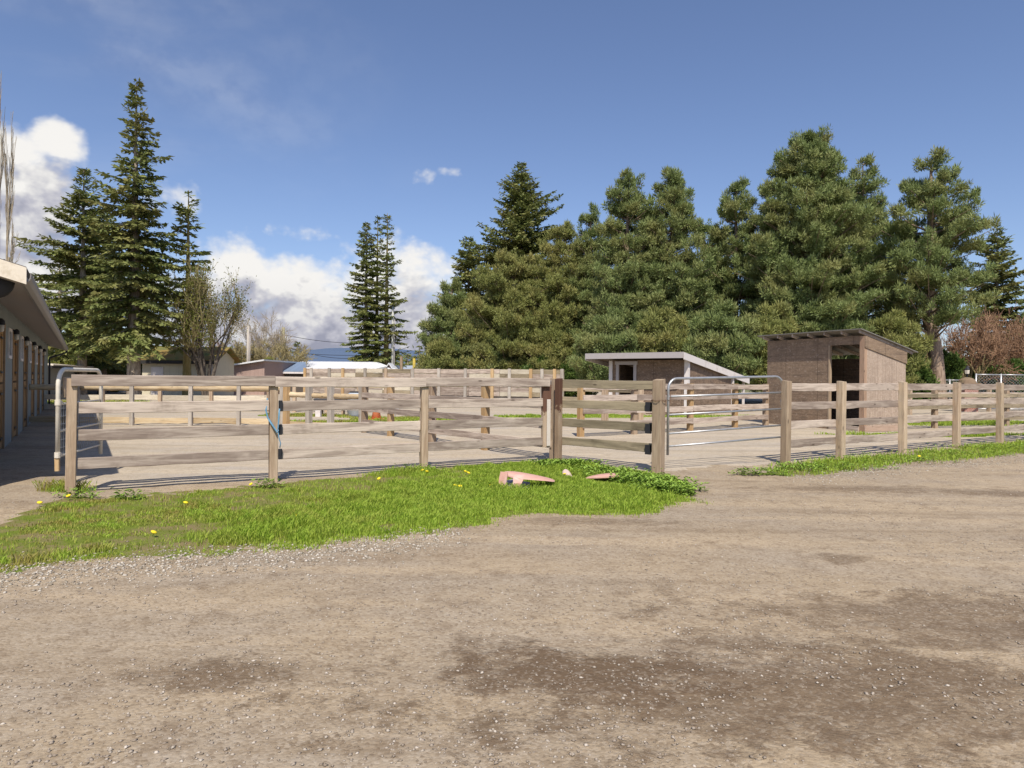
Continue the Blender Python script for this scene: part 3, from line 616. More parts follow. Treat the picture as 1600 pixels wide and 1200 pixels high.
# ---------------- paddock fences behind
def line_pts(pxs, a, b): return [on_line(p, a, b) for p in pxs]
Dn, Df = (A4[0] - .05, A4[1] + .25), gp(610, 682)
fence('four rail divider fence running back into the paddocks from the corner post', [Dn] + line_pts([758, 675, 610, 569], Dn, Df), [1.40, 1.03, .68, .34], off=-.06, rmat=WX, pmats=[WZ, WZo, WZ, WZo, WZ], ph=1.42, pw=.13, h=.13)
eE, eW = gp(566, 675), gp(447, 668)
fence('log topped fence with a pale lower board crossing the middle of the paddock', [eE] + line_pts([516, 482], eE, eW) + [eW], [.97, .17], rmat=WXl, pmats=[WZg, WZg, WZg, WZo], ph=1.35, pw=.14, h=.14, round_=True, off=.09, wav=.01)
wW = gp(120, 664)
fence('long log topped fence with grey posts in the left paddock', [gp(440, 666)] + line_pts([372, 297, 205, 120, 40], gp(440, 666), wW), [1.13, .22], rmat=WXl, pmats=[WZg], ph=1.20, pw=.10, h=.16, round_=True, off=.09, wav=.012)
bb = [gp(420, 643), gp(330, 642.5), gp(250, 642), gp(160, 641.5), gp(60, 641)]
fence('low pale board fence at the back of the left paddock', bb, [.62, .25], rmat=WXp, pmats=[WZ], ph=.95, pw=.13, h=.2, off=.08)
bb = [gp(612, 645), gp(560, 645), gp(510, 644.5), gp(460, 644)]
fence('thin rail fence behind the middle paddock near the long board wall', bb, [1.1, .75, .4], rmat=WXg, pmats=[WZ], ph=1.2, pw=.13, h=.12, off=.08)
gE = [gp(907, 682), on_line(990, gp(907, 682), gp(1078, 673)), gp(1078, 673), gp(1148, 668), gp(1196, 665.5)]
fence('four rail fence with orange posts in front of the white trimmed shed', gE, [1.30, 1.02, .70, .36], rmat=WX, pmats=[WZo, WZ, WZo, WZo, WZ], ph=1.32, pw=.14, h=.15, off=.09, wav=.01)
gH = [gp(999, 666), gp(945, 661), gp(866, 658)]
fence('grey rail fence with a thick grey end post left of the white trimmed shed', gH, [1.15, .82], rmat=WXg, pmats=[WZ], ph=1.36, pw=.17, h=.15, off=.1)
gI = [gp(1398, 671), gp(1460, 669), gp(1572, 665), gp(1660, 662)]
fence('dark grey three rail fence in the paddock behind the right hand fence', gI, [1.06, .72, .33], rmat=WXg, pmats=[WZ, WZ], ph=1.18, pw=.14, h=.12, off=.09)
gJ = [gp(1421, 648), gp(1545, 643), gp(1640, 641)]
fence('distant pale post fence beyond the right paddock', gJ, [.95, .45], rmat=WX, pmats=[WZt], ph=1.1, pw=.16, h=.13, off=.09)

# ---------------- board wall (arena side) beyond the paddocks
wl, wr = gp(475, 620), gp(882, 622.5)
wl = (at(475, 600, 46)[0], 46.0); wr = (at(882, 600, 40)[0], 40.0)
dx, dy = wr[0] - wl[0], wr[1] - wl[1]; L = hypot(dx, dy); ang = atan2(dy, dx)
root = thing('arena_wall', 'long solid board wall of an arena with pale battens beyond the paddocks', 'wall', (wl[0], wl[1], 0), ang)
nb = 9
for k in range(nb):
    x0, x1 = L * k / nb, L * (k + 1) / nb
    for r2 in range(6):
        zb = .30 + r2 * .277
        zt_ = zb + .27
        obj('board', rail_mesh(x1 - x0 - .02, .27, .05, nseed(), .008), [WX, WXp, WX, WX, WXg][(k * 3 + r2 * 2) % 5], root, ((x0 + x1) / 2, -.05, (zb + zt_) / 2 + random.uniform(-.01, .01)))
for px, mt in ((477, WZo), (487, WZg), (515, WZg), (536, WZo), (571, WZg), (603, WZ), (645, WZg), (686, WZg), (727, WZg), (769, WZo), (796, WZg), (829, WZo), (847, WZg), (866, WZo), (878, WZg)):
    p = on_line(px, wl, wr); s = hypot(p[0] - wl[0], p[1] - wl[1]); obj('post', post_mesh(.19, 2.0, nseed(), .1), mt, root, (s, -.14, 0))
obj('kickboard', MB().box(0, L, -.05, .02, 0, .29), plain('dark_kickboard', (0.09, 0.075, 0.065), .9), root)
obj('corner_return', MB().box(0, .06, .03, 9, .7, 1.9), WZ, root)
for px, y0, mt, D in ((627, 557, WZ, 50), (647, 560, WZy, 50), (674, 555, WZy, 50)):
    x, y, _ = at(px, y0, D)
    p = obj('tall_pole', MB().tube([(0, 0, 0), (.01, 0, zat(px, y0, D))], .11, 10), mt, None, (x, y, 0))
    tag(p, {627: 'brown wooden pole above the arena wall, leftmost of the three', 647: 'faded yellow pole above the arena wall, between the other two', 674: 'bright yellow pole above the arena wall, rightmost of the three'}[px], 'pole', 'poles behind the arena wall')
# sand bank in front of it
sb = MB(); n_ = 60; vv = []; ff = []
for i in range(n_ + 1):
    s = i / n_; x, y = wl[0] + dx * s, wl[1] + dy * s
    hgt = .12 + .25 * float(fbm(np.array(s * 14.0), np.array(.3), 5))
    for o_, z_ in ((-5.0, -.02), (-3.2, hgt * .5), (-1.6, hgt), (-.35, hgt * .3), (-.35, -.02)): vv.append((x + o_ * dy / L * -1 * -1 * .0 + o_ * 0, y + o_, z_))
for i in range(n_):
    for k in range(4): ff.append((i * 5 + k, i * 5 + 5 + k, i * 5 + 6 + k, i * 5 + 1 + k))
struct(obj('sand_bank', MB().add(vv, ff), PADD, smooth=True))

# ---------------- small things in the paddocks
def cone(px, py, label):
    x, y = gp(px, py); r = thing('traffic_cone', label, 'cone', (x, y, 0))
    obj('cone_body', MB().lathe([(.17, .03), (.04, .62), (.03, .66)], 16), ORANGE, r, smooth=True); obj('base', MB().box(-.24, .24, -.24, .24, 0, .035), ORANGE, r, bevel=.008)
cone(588, 656, 'small orange traffic cone on the sand behind the middle fence')
x, y = gp(560, 652)
r = thing('jump_rail', 'thin white pole resting on two low cups behind the middle fence', 'jump rail', (x, y, 0))
obj('pole', MB().tube([(-1.7, 0, .28), (1.4, .1, .28)], .045, 10), WHITE, r, smooth=True)
for xx in (-1.4, 1.2): obj('cup', MB().box(xx - .09, xx + .09, -.1, .1, 0, .235), WHITE, r, bevel=.01)
x, y = gp(549, 652)
r = thing('plastic_barrel', 'pale blue grey barrel standing behind the white jump rail', 'barrel', (x, y + .6, 0))
obj('barrel_body', MB().lathe([(.24, 0), (.28, .05), (.29, .3), (.31, .32), (.29, .34), (.29, .6), (.31, .62), (.27, .8), (.2, .85)], 20), plain('pale_blue_plastic', (.42, .46, .5), .4), r, smooth=True)
obj('barrel_lid', MB().lathe([(.21, .852), (.2, .89), (.05, .9)], 20), BLACK, r, smooth=True)
r = thing('feed_trough', 'dark low trough on legs between the middle fence posts', 'trough', (x - .95, y + 1.0, 0))
obj('tub', MB().prism([(-.5, -.2, .3), (.5, -.2, .3), (.62, -.28, .62), (-.62, -.28, .62)], (0, .5, 0)), plain('dark_tub', (.07, .07, .08), .6), r, bevel=.02)
for a in (-.4, .4): obj('leg', MB().box(a - .03, a + .03, -.1, .2, 0, .30), WZ, r)

# ---------------- broken plastic in the grass
def shell(pts_rows, th, name, label, mat, lev=2):
    """rows of points lofted into a sheet with thickness"""
    R_ = len(pts_rows); C_ = len(pts_rows[0]); top = [Vector(p) for r in pts_rows for p in r]; bm = bmesh.new()
    vs = [bm.verts.new(p) for p in top]
    for i in range(R_ - 1):
        for j in range(C_ - 1): bm.faces.new((vs[i * C_ + j], vs[i * C_ + j + 1], vs[(i + 1) * C_ + j + 1], vs[(i + 1) * C_ + j]))
    bmesh.ops.recalc_face_normals(bm, faces=bm.faces); me = bpy.data.meshes.new(name); bm.to_mesh(me); bm.free(); me.materials.append(mat)
    o = bpy.data.objects.new(name, me); COL.objects.link(o)
    s = o.modifiers.new('s', 'SOLIDIFY'); s.thickness = th; b = o.modifiers.new('b', 'SUBSURF'); b.levels = b.render_levels = min(lev, 1)
    return o
def wp(px, py, Y): x, y, z = at(px, py, Y); return Vector((x, y, z))
Yd = 1491 / (763 - 592)
b0 = gp(815, 764); Yd = b0[1]
def q_(px, py, dy=0.0): return wp(px, py, Yd + dy)
rows = [[q_(786, 737, .12), q_(800, 736, .2), q_(830, 741, .2), q_(858, 747, .2), q_(868, 751, .2)],
        [q_(785, 741, .03), q_(803, 739, .0), q_(830, 745, .0), q_(856, 750, .0), q_(867, 753, .1)],
        [q_(800, 749, .0), q_(812, 749, -.08), q_(832, 751, -.08), q_(854, 752, -.06), q_(866, 754, .0)]]
root = thing('broken_plastic', 'largest piece of broken terracotta plastic in the grass, propped on two legs', 'plastic debris', (b0[0], b0[1], 0), 0, 'broken plastic pieces in the grass')
def under(o, r): o.parent = r; o.location = (-r.location[0], -r.location[1], 0)
under(shell(rows, .012, 'panel', '', PINK), root)
under(shell([[q_(783, 737, .05), q_(794, 738, .0)], [q_(780, 750, .03), q_(792, 751, -.03)], [q_(778, 766, .0), q_(791, 769, -.05)]], .014, 'leg', '', PINK, 0), root)
under(shell([[q_(802, 746, -.02), q_(819, 748, -.05)], [q_(802, 755, -.06), q_(815, 756, -.1)], [q_(799, 766, -.1), q_(813, 768, -.1)], [q_(806, 769, -.12), q_(830, 762, -.12)]], .014, 'leg', '', PINK, 0), root)
under(shell([[q_(776, 755, .15), q_(800, 750, .3), q_(828, 755, .2)], [q_(784, 766, -.06), q_(804, 768, -.07), q_(828, 764, -.02)]], .012, 'grey_sheet', '', PINKG, 0), root)
b1 = gp(886, 746)
def q2(px, py, dy=0.0): return wp(px, py, b1[1] + dy)
o = shell([[q2(879, 735, .1), q2(884, 732, .1), q2(889, 736, .1)], [q2(878, 741, 0), q2(884, 737, -.05), q2(893, 742, 0)], [q2(882, 745, 0), q2(890, 744, -.05), q2(895, 747, 0)]], .012, 'plastic_shard', '', plain('pale_shard', (.55, .42, .36), .6, dirt=(.45, .36, .28)))
tag(o, 'smallest pale plastic shard in the grass, between the two pink pieces', 'plastic debris', 'broken plastic pieces in the grass')
b2 = gp(940, 753)
def q3(px, py, dy=0.0): return wp(px, py, b2[1] + dy)
o = shell([[q3(914, 745, .15), q3(935, 740, .18), q3(955, 738, .2), q3(967, 739, .2)], [q3(914, 747, .0), q3(936, 742, -.02), q3(955, 740, -.03), q3(968, 742, -.03)], [q3(916, 749, -.02), q3(937, 748, -.08), q3(957, 747, -.08), q3(967, 745, -.06)], [q3(918, 749, .1), q3(938, 748.5, .05), q3(957, 748.5, .05), q3(964, 746, .05)]], .012, 'plastic_trim', '', PINK)
tag(o, 'rolled pink plastic strip with a curled pale end, rightmost piece in the grass', 'plastic debris', 'broken plastic pieces in the grass')

# ---------------- dandelions
dl = [(110, 764, 'beside the foot of the leftmost post'), (107, 776, 'just in front of the leftmost post'), (290, 787, 'alone near the back edge of the left grass'), (240, 835, 'low in the grass, nearest to the pale stones at left'), (392, 757, 'close to the second front post, on its left'), (592, 748, 'alone at the back of the grass, left of the third post'), (660, 735, 'left one of the pair at the third front post'), (667, 737, 'right one of the pair at the third front post'), (711, 759, 'leftmost of the row left of the pink plastic'), (719, 760, 'second of the row left of the pink plastic'), (727, 737, 'upper left one of the back clump by the swing panel'), (732, 739, 'lower right one of the back clump by the swing panel'), (763, 755, 'upper one just left of the pink plastic'), (767, 759, 'lower one just left of the pink plastic'), (882, 741, 'in front of the smallest pale plastic shard'), (1436, 713, 'in the grass strip under the right hand fence'), (62, 787, 'leftmost, at the gravel edge of the grass'), (462, 808, 'in the middle of the lush grass')]
hm_ = MB().lathe([(.004, -.01), (.014, -.004), (.024, .004), (.020, .010), (.008, .014)], 12).mesh('flower_head', True); hm_.materials.append(YEL)
sm_ = MB().tube([(0, 0, -.09), (.004, 0, -.04), (0, 0, -.006)], .002, 5).mesh('stem', True); sm_.materials.append(LEAFW)
lm_ = MB()
for k in range(6):
    a = k * 1.05; lm_.add([(0, 0, -.085), (.05 * cos(a - .2), .05 * sin(a - .2), -.06), (.10 * cos(a), .10 * sin(a), -.075), (.05 * cos(a + .2), .05 * sin(a + .2), -.06)], [(0, 1, 2, 3)])
lm_ = lm_.mesh('leaf_rosette'); lm_.materials.append(LEAFW)
for px, py, tx in dl:
    x, y = gp(px, py + 6); z = zat(px, py, y)
    r = thing('dandelion', 'yellow dandelion ' + tx, 'dandelion', (x, y, max(z, .05)), random.random() * 6, 'dandelions in the grass')
    a = link('flower_head', hm_, None, r); a.rotation_euler = (random.uniform(.2, .6), random.uniform(-.3, .3), 0); a.scale = (1.15,) * 3
    link('stem', sm_, None, r); link('leaf_rosette', lm_, None, r)
# ================================================================== STABLE (left)
ax = Vector((-.54, .842, 0)).normalized(); inw = Vector((-ax.y, ax.x, 0))
O = Vector((-6.36, 7.66, 0)); SL = 25.6; D_ = 7.0; ov = .65; pit = .30; zw = 2.67
root = thing('stable', 'long grey green stable with wooden half doors and shaded eave at the left edge', 'stable', tuple(O), atan2(ax.y, ax.x))
# local x runs away along the front, local y runs into the building
doors = [1.25, 4.45, 7.65, 10.85, 14.05, 17.25, 20.45]; dw = 1.55; dh = 2.36
mb = MB(); x = 0.0
for s in doors: mb.box(x, s, 0, .14, -.05, dh); x = s + dw
mb.box(x, SL, 0, .14, -.05, dh); mb.box(0, SL, 0, .14, dh, zw + .02)
obj('wall', mb, WALLG, root)
mb = MB(); mb.prism([(0, .141, -.05), (0, D_, -.05), (0, D_, zw), (0, D_ / 2, zw + D_ / 2 * pit), (0, .141, zw)], (.12, 0, 0)); obj('wall', mb, WALLG, root)
mb = MB(); mb.prism([(SL - .12, .141, -.05), (SL - .12, D_, -.05), (SL - .12, D_, zw), (SL - .12, D_ / 2, zw + D_ / 2 * pit), (SL - .12, .141, zw)], (.12, 0, 0)); obj('wall', mb, WALLG, root)
obj('wall', MB().box(.12, SL - .12, D_ - .12, D_, -.05, zw), WALLG, root)
obj('stall_back', MB().box(.12, SL - .12, .9, 1.0, -.05, zw - .1), DARK, root)
# roof slabs
xe0, xe1 = -.4, SL + .45
def slope(y): return 2.44 + (y + ov) * pit
yr = D_ / 2
rf = MB().prism([(xe0, -ov, 2.60), (xe0, yr, 2.60 + (yr + ov) * pit), (xe0, yr, 2.65 + (yr + ov) * pit), (xe0, -ov - .03, 2.645)], (xe1 - xe0, 0, 0))
obj('roof', rf, ROOFA, root)
rf = MB().prism([(xe0, D_ + ov, 2.60), (xe0, yr + .002, 2.60 + (yr + ov) * pit), (xe0, yr + .002, 2.65 + (yr + ov) * pit), (xe0, D_ + ov, 2.65)], (xe1 - xe0, 0, 0))
obj('roof', rf, ROOFA, root)
obj('soffit', MB().prism([(xe0 + .03, -ov + .03, 2.47), (xe0 + .03, -.003, 2.665), (xe0 + .03, -.003, 2.69), (xe0 + .03, -ov + .03, 2.50)], (xe1 - xe0 - .06, 0, 0)), SOFF, root)
obj('soffit', MB().prism([(xe0 + .03, .16, 2.70), (xe0 + .03, yr, 2.70 + (yr) * pit - .04), (xe0 + .03, yr, 2.72 + yr * pit - .04), (xe0 + .03, .16, 2.725)], (.36, 0, 0)), SOFF, root)
for xx in (xe0 - .035, xe1):
    obj('barge_board', MB().prism([(xx, -ov - .035, 2.44), (xx, yr, 2.44 + (yr + ov) * pit), (xx, yr, 2.635 + (yr + ov) * pit), (xx, -ov - .035, 2.63)], (.035, 0, 0)), CREAM, root)
gt = MB(); gt.prism([(xe0, -ov - .005, 2.45), (xe0, -ov - .05, 2.47), (xe0, -ov - .075, 2.51), (xe0, -ov - .08, 2.575), (xe0, -ov - .07, 2.575), (xe0, -ov - .065, 2.52), (xe0, -ov - .045, 2.485), (xe0, -ov - .005, 2.475)], (xe1 - xe0, 0, 0))
obj('gutter', gt, FASC, root)
obj('fascia', MB().box(xe0, xe1, -ov - .004, -ov + .026, 2.45, 2.595), FASC, root)
dp = MB().tube([(SL + .3, -ov - .05, 2.46), (SL + .28, -ov + .02, 2.36), (SL + .06, -.06, 2.12), (SL + .03, -.06, 2.0), (SL + .03, -.06, .05)], .04, 8); obj('downspout', dp, BLACK, root, smooth=True)
for s in doors:
    fr_ = MB().box(s, s + .07, -.012, .15, -.04, dh - .002).box(s + dw - .07, s + dw, -.012, .15, -.04, dh - .002).box(s + .07, s + dw - .07, -.012, .15, dh - .09, dh - .002)
    fo = obj('door_frame', fr_, wood('door_frame_wood', (.22, .15, .09), (.32, .22, .13), 'Z') if s == doors[0] else bpy.data.materials['door_frame_wood'], root)
    for nm, z0, z1 in (('upper_door', 1.26, dh - .1), ('lower_door', .03, 1.22)):
        a, b = s + .08, s + dw - .08
        d = MB().box(a + .1, b - .1, .04, .07, z0 + .1, z1 - .1)
        d.box(a, a + .11, .02, .085, z0, z1).box(b - .11, b, .02, .085, z0, z1).box(a + .11, b - .11, .02, .085, z0, z0 + .11).box(a + .11, b - .11, .02, .085, z1 - .11, z1)
        do = obj(nm, d, WXd, root, bevel=.004)
        hg = MB().box(b - .42, b + .02, .008, .019, z0 + .16, z0 + .2).box(b - .42, b + .02, .008, .019, z1 - .2, z1 - .16).box(a + .02, a + .14, -.005, .019, (z0 + z1) / 2 - .03, (z0 + z1) / 2 + .03)
        obj('hinge', hg, BLACK, do)
    lp = obj('wall_lamp', MB().lathe([(.015, .11), (.05, .07), (.055, .01), (.045, .0)], 14, (s - .14, -.08, 2.24)).box(s - .155, s - .125, -.07, -.001, 2.30, 2.335), BLACK, root, smooth=False)
    obj('lamp_glass', MB().lathe([(.02, -.12), (.038, -.10), (.044, -.005), (.035, -.001)], 14, (s - .14, -.08, 2.24)), LAMPG, lp, smooth=True)
for s in doors[:-1]:
    a = s - 1.18 if s > 2 else .1
    wv_ = s + dw + .55; wv_ = min(wv_, SL - 1)
    wf = MB().box(wv_, wv_ + .06, -.03, -.001, 1.72, 2.32).box(wv_ + .64, wv_ + .70, -.03, -.001, 1.72, 2.32).box(wv_ + .06, wv_ + .64, -.03, -.001, 1.72, 1.78).box(wv_ + .06, wv_ + .64, -.03, -.001, 2.26, 2.32)
    wo = obj('window', wf, WHITE, root); obj('pane', MB().box(wv_ + .06, wv_ + .64, -.012, -.001, 1.78, 2.26), GLASS, wo)
# round lamp dish hanging under the eave corner
dc = at(-2, 443, 7.9)
rd = thing('dish_lamp', 'dark round dish with a pale centre hanging under the stable eave corner', 'lamp', (dc[0], dc[1], dc[2] - .0))
obj('dish', MB().lathe([(.02, .05), (.16, .03), (.175, .0), (.16, -.006), (.02, -.01)], 28), BLACK, rd, rot=(R(82), 0, R(8)), smooth=True)
obj('dish_centre', MB().lathe([(.068, -.012), (.06, -.03), (.02, -.04)], 20), plain('pale_green_glass', (.42, .47, .38), .4), rd, rot=(R(-98) + R(180), 0, R(8)), smooth=True).location = (0, -.03, 0)
obj('bracket', MB().tube([(0, .03, .0), (0, .07, .12), (0, .08, .3)], .012, 6), BLACK, rd, smooth=True)

# ================================================================== SHEDS
def frame_from(pl, pr):
    a = Vector((pr[0] - pl[0], pr[1] - pl[1], 0)); return a.length, atan2(a.y, a.x)
s1l, s1r = (4.15, 28.5), (6.9, 26.4); W1, A_ = frame_from(s1l, s1r)
root = thing('horse_shelter', 'low dark board horse shelter with white trimmed door, left of the taller shed', 'shed', (*s1l, 0), A_)
def lx(px, pl, pr): p = on_line(px, pl, pr); return hypot(p[0] - pl[0], p[1] - pl[1])
da, db = lx(966, s1l, s1r), lx(989, s1l, s1r); zt1 = 2.34; dpth = 5.0
sl1 = .123
def rz1(y): return 2.30 - (y + .7) * sl1
obj('wall', MB().box(.0, da, 0, .08, -.03, rz1(0)).box(db, W1, 0, .08, -.03, rz1(0)).box(da, db, 0, .08, 2.03, rz1(0)), OSB1, root)
obj('wall', MB().prism([(W1 - .08, .081, -.03), (W1 - .08, dpth, -.03), (W1 - .08, dpth, rz1(dpth)), (W1 - .08, .081, rz1(.08))], (.08, 0, 0)), OSB1, root)
obj('wall', MB().prism([(0, .081, -.03), (0, dpth, -.03), (0, dpth, rz1(dpth)), (0, .081, rz1(.08))], (.08, 0, 0)), OSB1, root)
obj('wall', MB().box(.08, W1 - .08, dpth - .08, dpth, -.03, rz1(dpth)), OSB1, root)
for xx in (da + .25, da + .55): obj('stud', MB().box(xx, xx + .07, dpth - .18, dpth - .09, 0, rz1(dpth) - .02), WZ, root)
obj('roof', MB().prism([(-.75, -.7, 2.44), (-.75, 7.0, 2.44 - 7.7 * sl1), (-.75, 7.0, 2.50 - 7.7 * sl1), (-.75, -.7, 2.50)], (W1 + .87, 0, 0)), ROOFA, root)
obj('roof_deck', MB().prism([(-.7, -.65, 2.36), (-.7, 6.95, 2.36 - 7.6 * sl1), (-.7, 6.95, 2.437 - 7.6 * sl1), (-.7, -.65, 2.437)], (W1 + .78, 0, 0)), plain('roof_underside', (.12, .09, .07), .9), root)
obj('fascia', MB().box(-.78, W1 + .135, -.745, -.703, 2.26, 2.49), LILAC, root)
for xx, mt in ((W1 + .11, WHITE), (-.795, WHITE)):
    obj('barge_board', MB().prism([(xx, -.70, 2.21), (xx, 7.0, 2.21 - 7.7 * sl1), (xx, 7.0, 2.48 - 7.7 * sl1), (xx, -.70, 2.48)], (.04, 0, 0)), mt, root)
obj('corner_trim', MB().box(W1 - .13, W1 + .03, -.035, -.001, 0, 2.2).box(W1 + .001, W1 + .035, -.001, .14, 0, 2.2), WHITE, root)
obj('corner_trim', MB().box(-.03, .13, -.035, -.001, 0, 2.2), WHITE, root)
obj('side_post', MB().box(W1 + .001, W1 + .09, dpth - .06, dpth + .06, 0, rz1(dpth)), WHITE, root)
for xx in (.1, W1 - .1): obj('side_post', MB().box(xx, xx + .09, 6.7, 6.8, 0, rz1(6.8) + .03), WHITE, root)
obj('door_frame', MB().box(da - .13, da, -.04, -.001, 0, 2.03).box(db, db + .13, -.04, -.001, 0, 2.03).box(da - .18, db + .18, -.045, -.001, 2.03, 2.17), LILAC, root)
obj('door_step', MB().box(da - .5, db + .6, -.3, -.05, 0, .1), WX, root, bevel=.01)

s2l, s2r = gp(1198, 662), gp(1350, 675); W2, A_ = frame_from(s2l, s2r)
root = thing('loafing_shed', 'tall brown strand board shed with a dark open doorway and exposed rafter ends', 'shed', (*s2l, 0), A_)
oa, ob = lx(1293, s2l, s2r), lx(1342, s2l, s2r); dp2 = 1.75; sl2 = .245
def rz2(y): return 2.74 - y * sl2
obj('wall', MB().box(0, oa, 0, .06, .0, 2.72).box(oa, ob, 0, .06, 2.48, 2.72), OSBF, root)
obj('corner_post', MB().box(ob, W2 + .001, -.012, .1, 0, 2.705), wood('shed_post_wood', (.30, .19, .13), (.38, .26, .18), 'Z'), root)
obj('door_edge', MB().box(oa, oa + .05, -.015, .08, .1, 2.479), WZt, root)
obj('side_wall', MB().prism([(W2 - .06, .101, 0), (W2 - .06, dp2, 0), (W2 - .06, dp2, rz2(dp2) - .03), (W2 - .06, .101, rz2(.1) - .03)], (.06, 0, 0)), OSBR, root)
obj('side_wall', MB().prism([(0, .061, 0), (0, dp2, 0), (0, dp2, rz2(dp2) - .03), (0, .061, rz2(.06) - .03)], (.06, 0, 0)), OSBF, root)
obj('trim_board', MB().prism([(W2 + .001, -.01, 2.38), (W2 + .001, dp2 + .02, 2.38 - dp2 * sl2), (W2 + .001, dp2 + .02, 2.71 - dp2 * sl2), (W2 + .001, -.01, 2.71)], (.025, 0, 0)), OSBF, root)
obj('back_wall', MB().box(.06, W2 - .06, dp2 - .06, dp2, 0, 2.14), OSB1, root)
obj('sill_board', MB().box(oa + .05, ob, -.04, .1, 0, .14), WX, root)
obj('base_board', MB().box(W2 + .001, W2 + .03, .0, dp2, 0, .16), wood('base_wood', (.34, .24, .18), (.42, .31, .24), 'Y'), root)
obj('roof', MB().prism([(-.2, -.24, 2.822 + .24 * sl2), (-.2, dp2 + .45, 2.822 - (dp2 + .45) * sl2), (-.2, dp2 + .45, 2.85 - (dp2 + .45) * sl2), (-.2, -.24, 2.85 + .24 * sl2)], (W2 + .27, 0, 0)), plain('mossy_metal_roof', (.17, .16, .14), .6, 0, .2, 4), root)
for k in range(7):
    xx = .0 + k * (W2 - .04) / 6
    obj('rafter', MB().prism([(xx, -.2, 2.735 + .2 * sl2), (xx, dp2 + .3, 2.735 - (dp2 + .3) * sl2), (xx, dp2 + .3, 2.82 - (dp2 + .3) * sl2), (xx, -.2, 2.82 + .2 * sl2)], (.045, 0, 0)), WX, root)

# ================================================================== FAR BUILDINGS
def gable(name, label, cat, px0, px1, Y, zwall, zridge, depth, wmat, rmat, ridge_x=True, extra=None, ovh=.4, rz=0.0):
    x0, x1 = at(px0, 590, Y)[0], at(px1, 590, Y)[0]; Wd = x1 - x0
    r = thing(name, label, cat, (x0, Y, -.05), rz)
    if ridge_x:
        obj('wall', MB().prism([(0, 0, 0), (0, depth, 0), (0, depth, zwall), (0, depth / 2, zridge - .08), (0, 0, zwall)], (Wd, 0, 0)), wmat, r)
        for sgn in (0, 1):
            y0, y1 = (-ovh, depth / 2) if sgn == 0 else (depth + ovh, depth / 2 + .003); k = (zridge - zwall) / (depth / 2); ze = zwall - ovh * k
            obj('roof', MB().prism([(-ovh, y0, ze), (-ovh, y1, zridge), (-ovh, y1, zridge + .1), (-ovh, y0, ze + .1)], (Wd + 2 * ovh, 0, 0)), rmat, r)
    else:
        obj('wall', MB().prism([(0, 0, 0), (Wd, 0, 0), (Wd, 0, zwall), (Wd / 2, 0, zridge - .08), (0, 0, zwall)], (0, depth, 0)), wmat, r)
        k = (zridge - zwall) / (Wd / 2); ze = zwall - ovh * k
        for a, b in ((-ovh, Wd / 2), (Wd + ovh, Wd / 2 + .003)):
            obj('roof', MB().prism([(a, -ovh, ze), (b, -ovh, zridge), (b, -ovh, zridge + .12), (a, -ovh, ze + .12)], (0, depth + 2 * ovh, 0)), rmat, r)
    return r, Wd
m, t = newmat('mossy_roof'); P = t.n('TexCoord').outputs['Object']; n1 = t.noise(P, 1.2, 7, .65)
MOSS = finish(m, t, t.ramp(n1, [(.3, (.20, .10, .035)), (.48, (.22, .16, .05)), (.6, (.13, .14, .04)), (.75, (.10, .09, .06))]), .95, n1, .5, .03)
r, Wd = gable('cream_outbuilding', 'cream panelled outbuilding with a mossy orange roof behind the bare tree', 'building', 222, 334, 44, 2.55, 3.3, 3.2, CREAMW, MOSS)
obj('downspout', MB().tube([(Wd - .1, -.06, 0), (Wd - .1, -.06, 2.3)], .05, 6), LILAC, r); obj('door', MB().box(.6, 1.4, -.04, -.001, 0, 2.0), WHITE, r)
obj('fascia', MB().box(-.4, Wd + .4, -.45, -.405, 2.2, 2.42), DARK, r)
# single slope barn with pinkish boards
x0, x1 = at(353, 590, 50)[0], at(413, 590, 50)[0]; Wd = x1 - x0
r = thing('board_barn', 'pinkish weathered board barn with a thin rising metal roof, left of the blue roofed lean-to', 'barn', (x0, 50, -.05))
z0, z1 = zat(355, 573, 50), zat(413, 563.5, 50)
obj('wall', MB().prism([(.35, 0, 0), (Wd, 0, 0), (Wd, 0, z1), (.35, 0, z0 + .05)], (0, 7, 0)), PINKW, r)
obj('roof', MB().prism([(-.2, -.4, z0), (Wd + .1, -.4, z1 + .03), (Wd + .1, -.4, z1 + .14), (-.2, -.4, z0 + .11)], (0, 8, 0)), METALW, r)
obj('post', MB().box(.1, .25, -.2, -.05, 0, z0), WZ, r)
# lean-to with blue metal roof
Yb = 54; x0, x1 = at(424, 590, Yb)[0], at(481, 590, Yb)[0]; Wd = x1 - x0; zr_, ze_ = zat(440, 566, Yb + 3), zat(460, 580.5, Yb)
r = thing('blue_roof_lean_to', 'dark board lean-to with a blue grey corrugated roof beside the pink barn', 'barn', (x0, Yb, -.05))
obj('wall', MB().prism([(0, .4, 0), (Wd, .4, 0), (Wd, .4, ze_ - .05), (0, .4, ze_ - .05)], (0, 3, 0)), plain('dark_boards', (.09, .075, .065), .9), r)
obj('roof', MB().prism([(-.3, 3.6, zr_ + .02), (.9, 0, ze_ + .02), (.9, 0, ze_ + .1), (-.3, 3.6, zr_ + .1)], (Wd - 1.0, 0, 0)), METALB, r)
obj('gable_board', MB().prism([(-.32, 3.6, zr_ - .25), (.88, .0, ze_ - .2), (.88, .0, ze_ + .02), (-.32, 3.6, zr_ + .02)], (.03, 0, 0)), plain('dark_gable', (.12, .10, .09), .9), r)
obj('fascia', MB().box(.9, Wd - .1, -.05, -.002, ze_ - .12, ze_ + .02), WHITE, r)
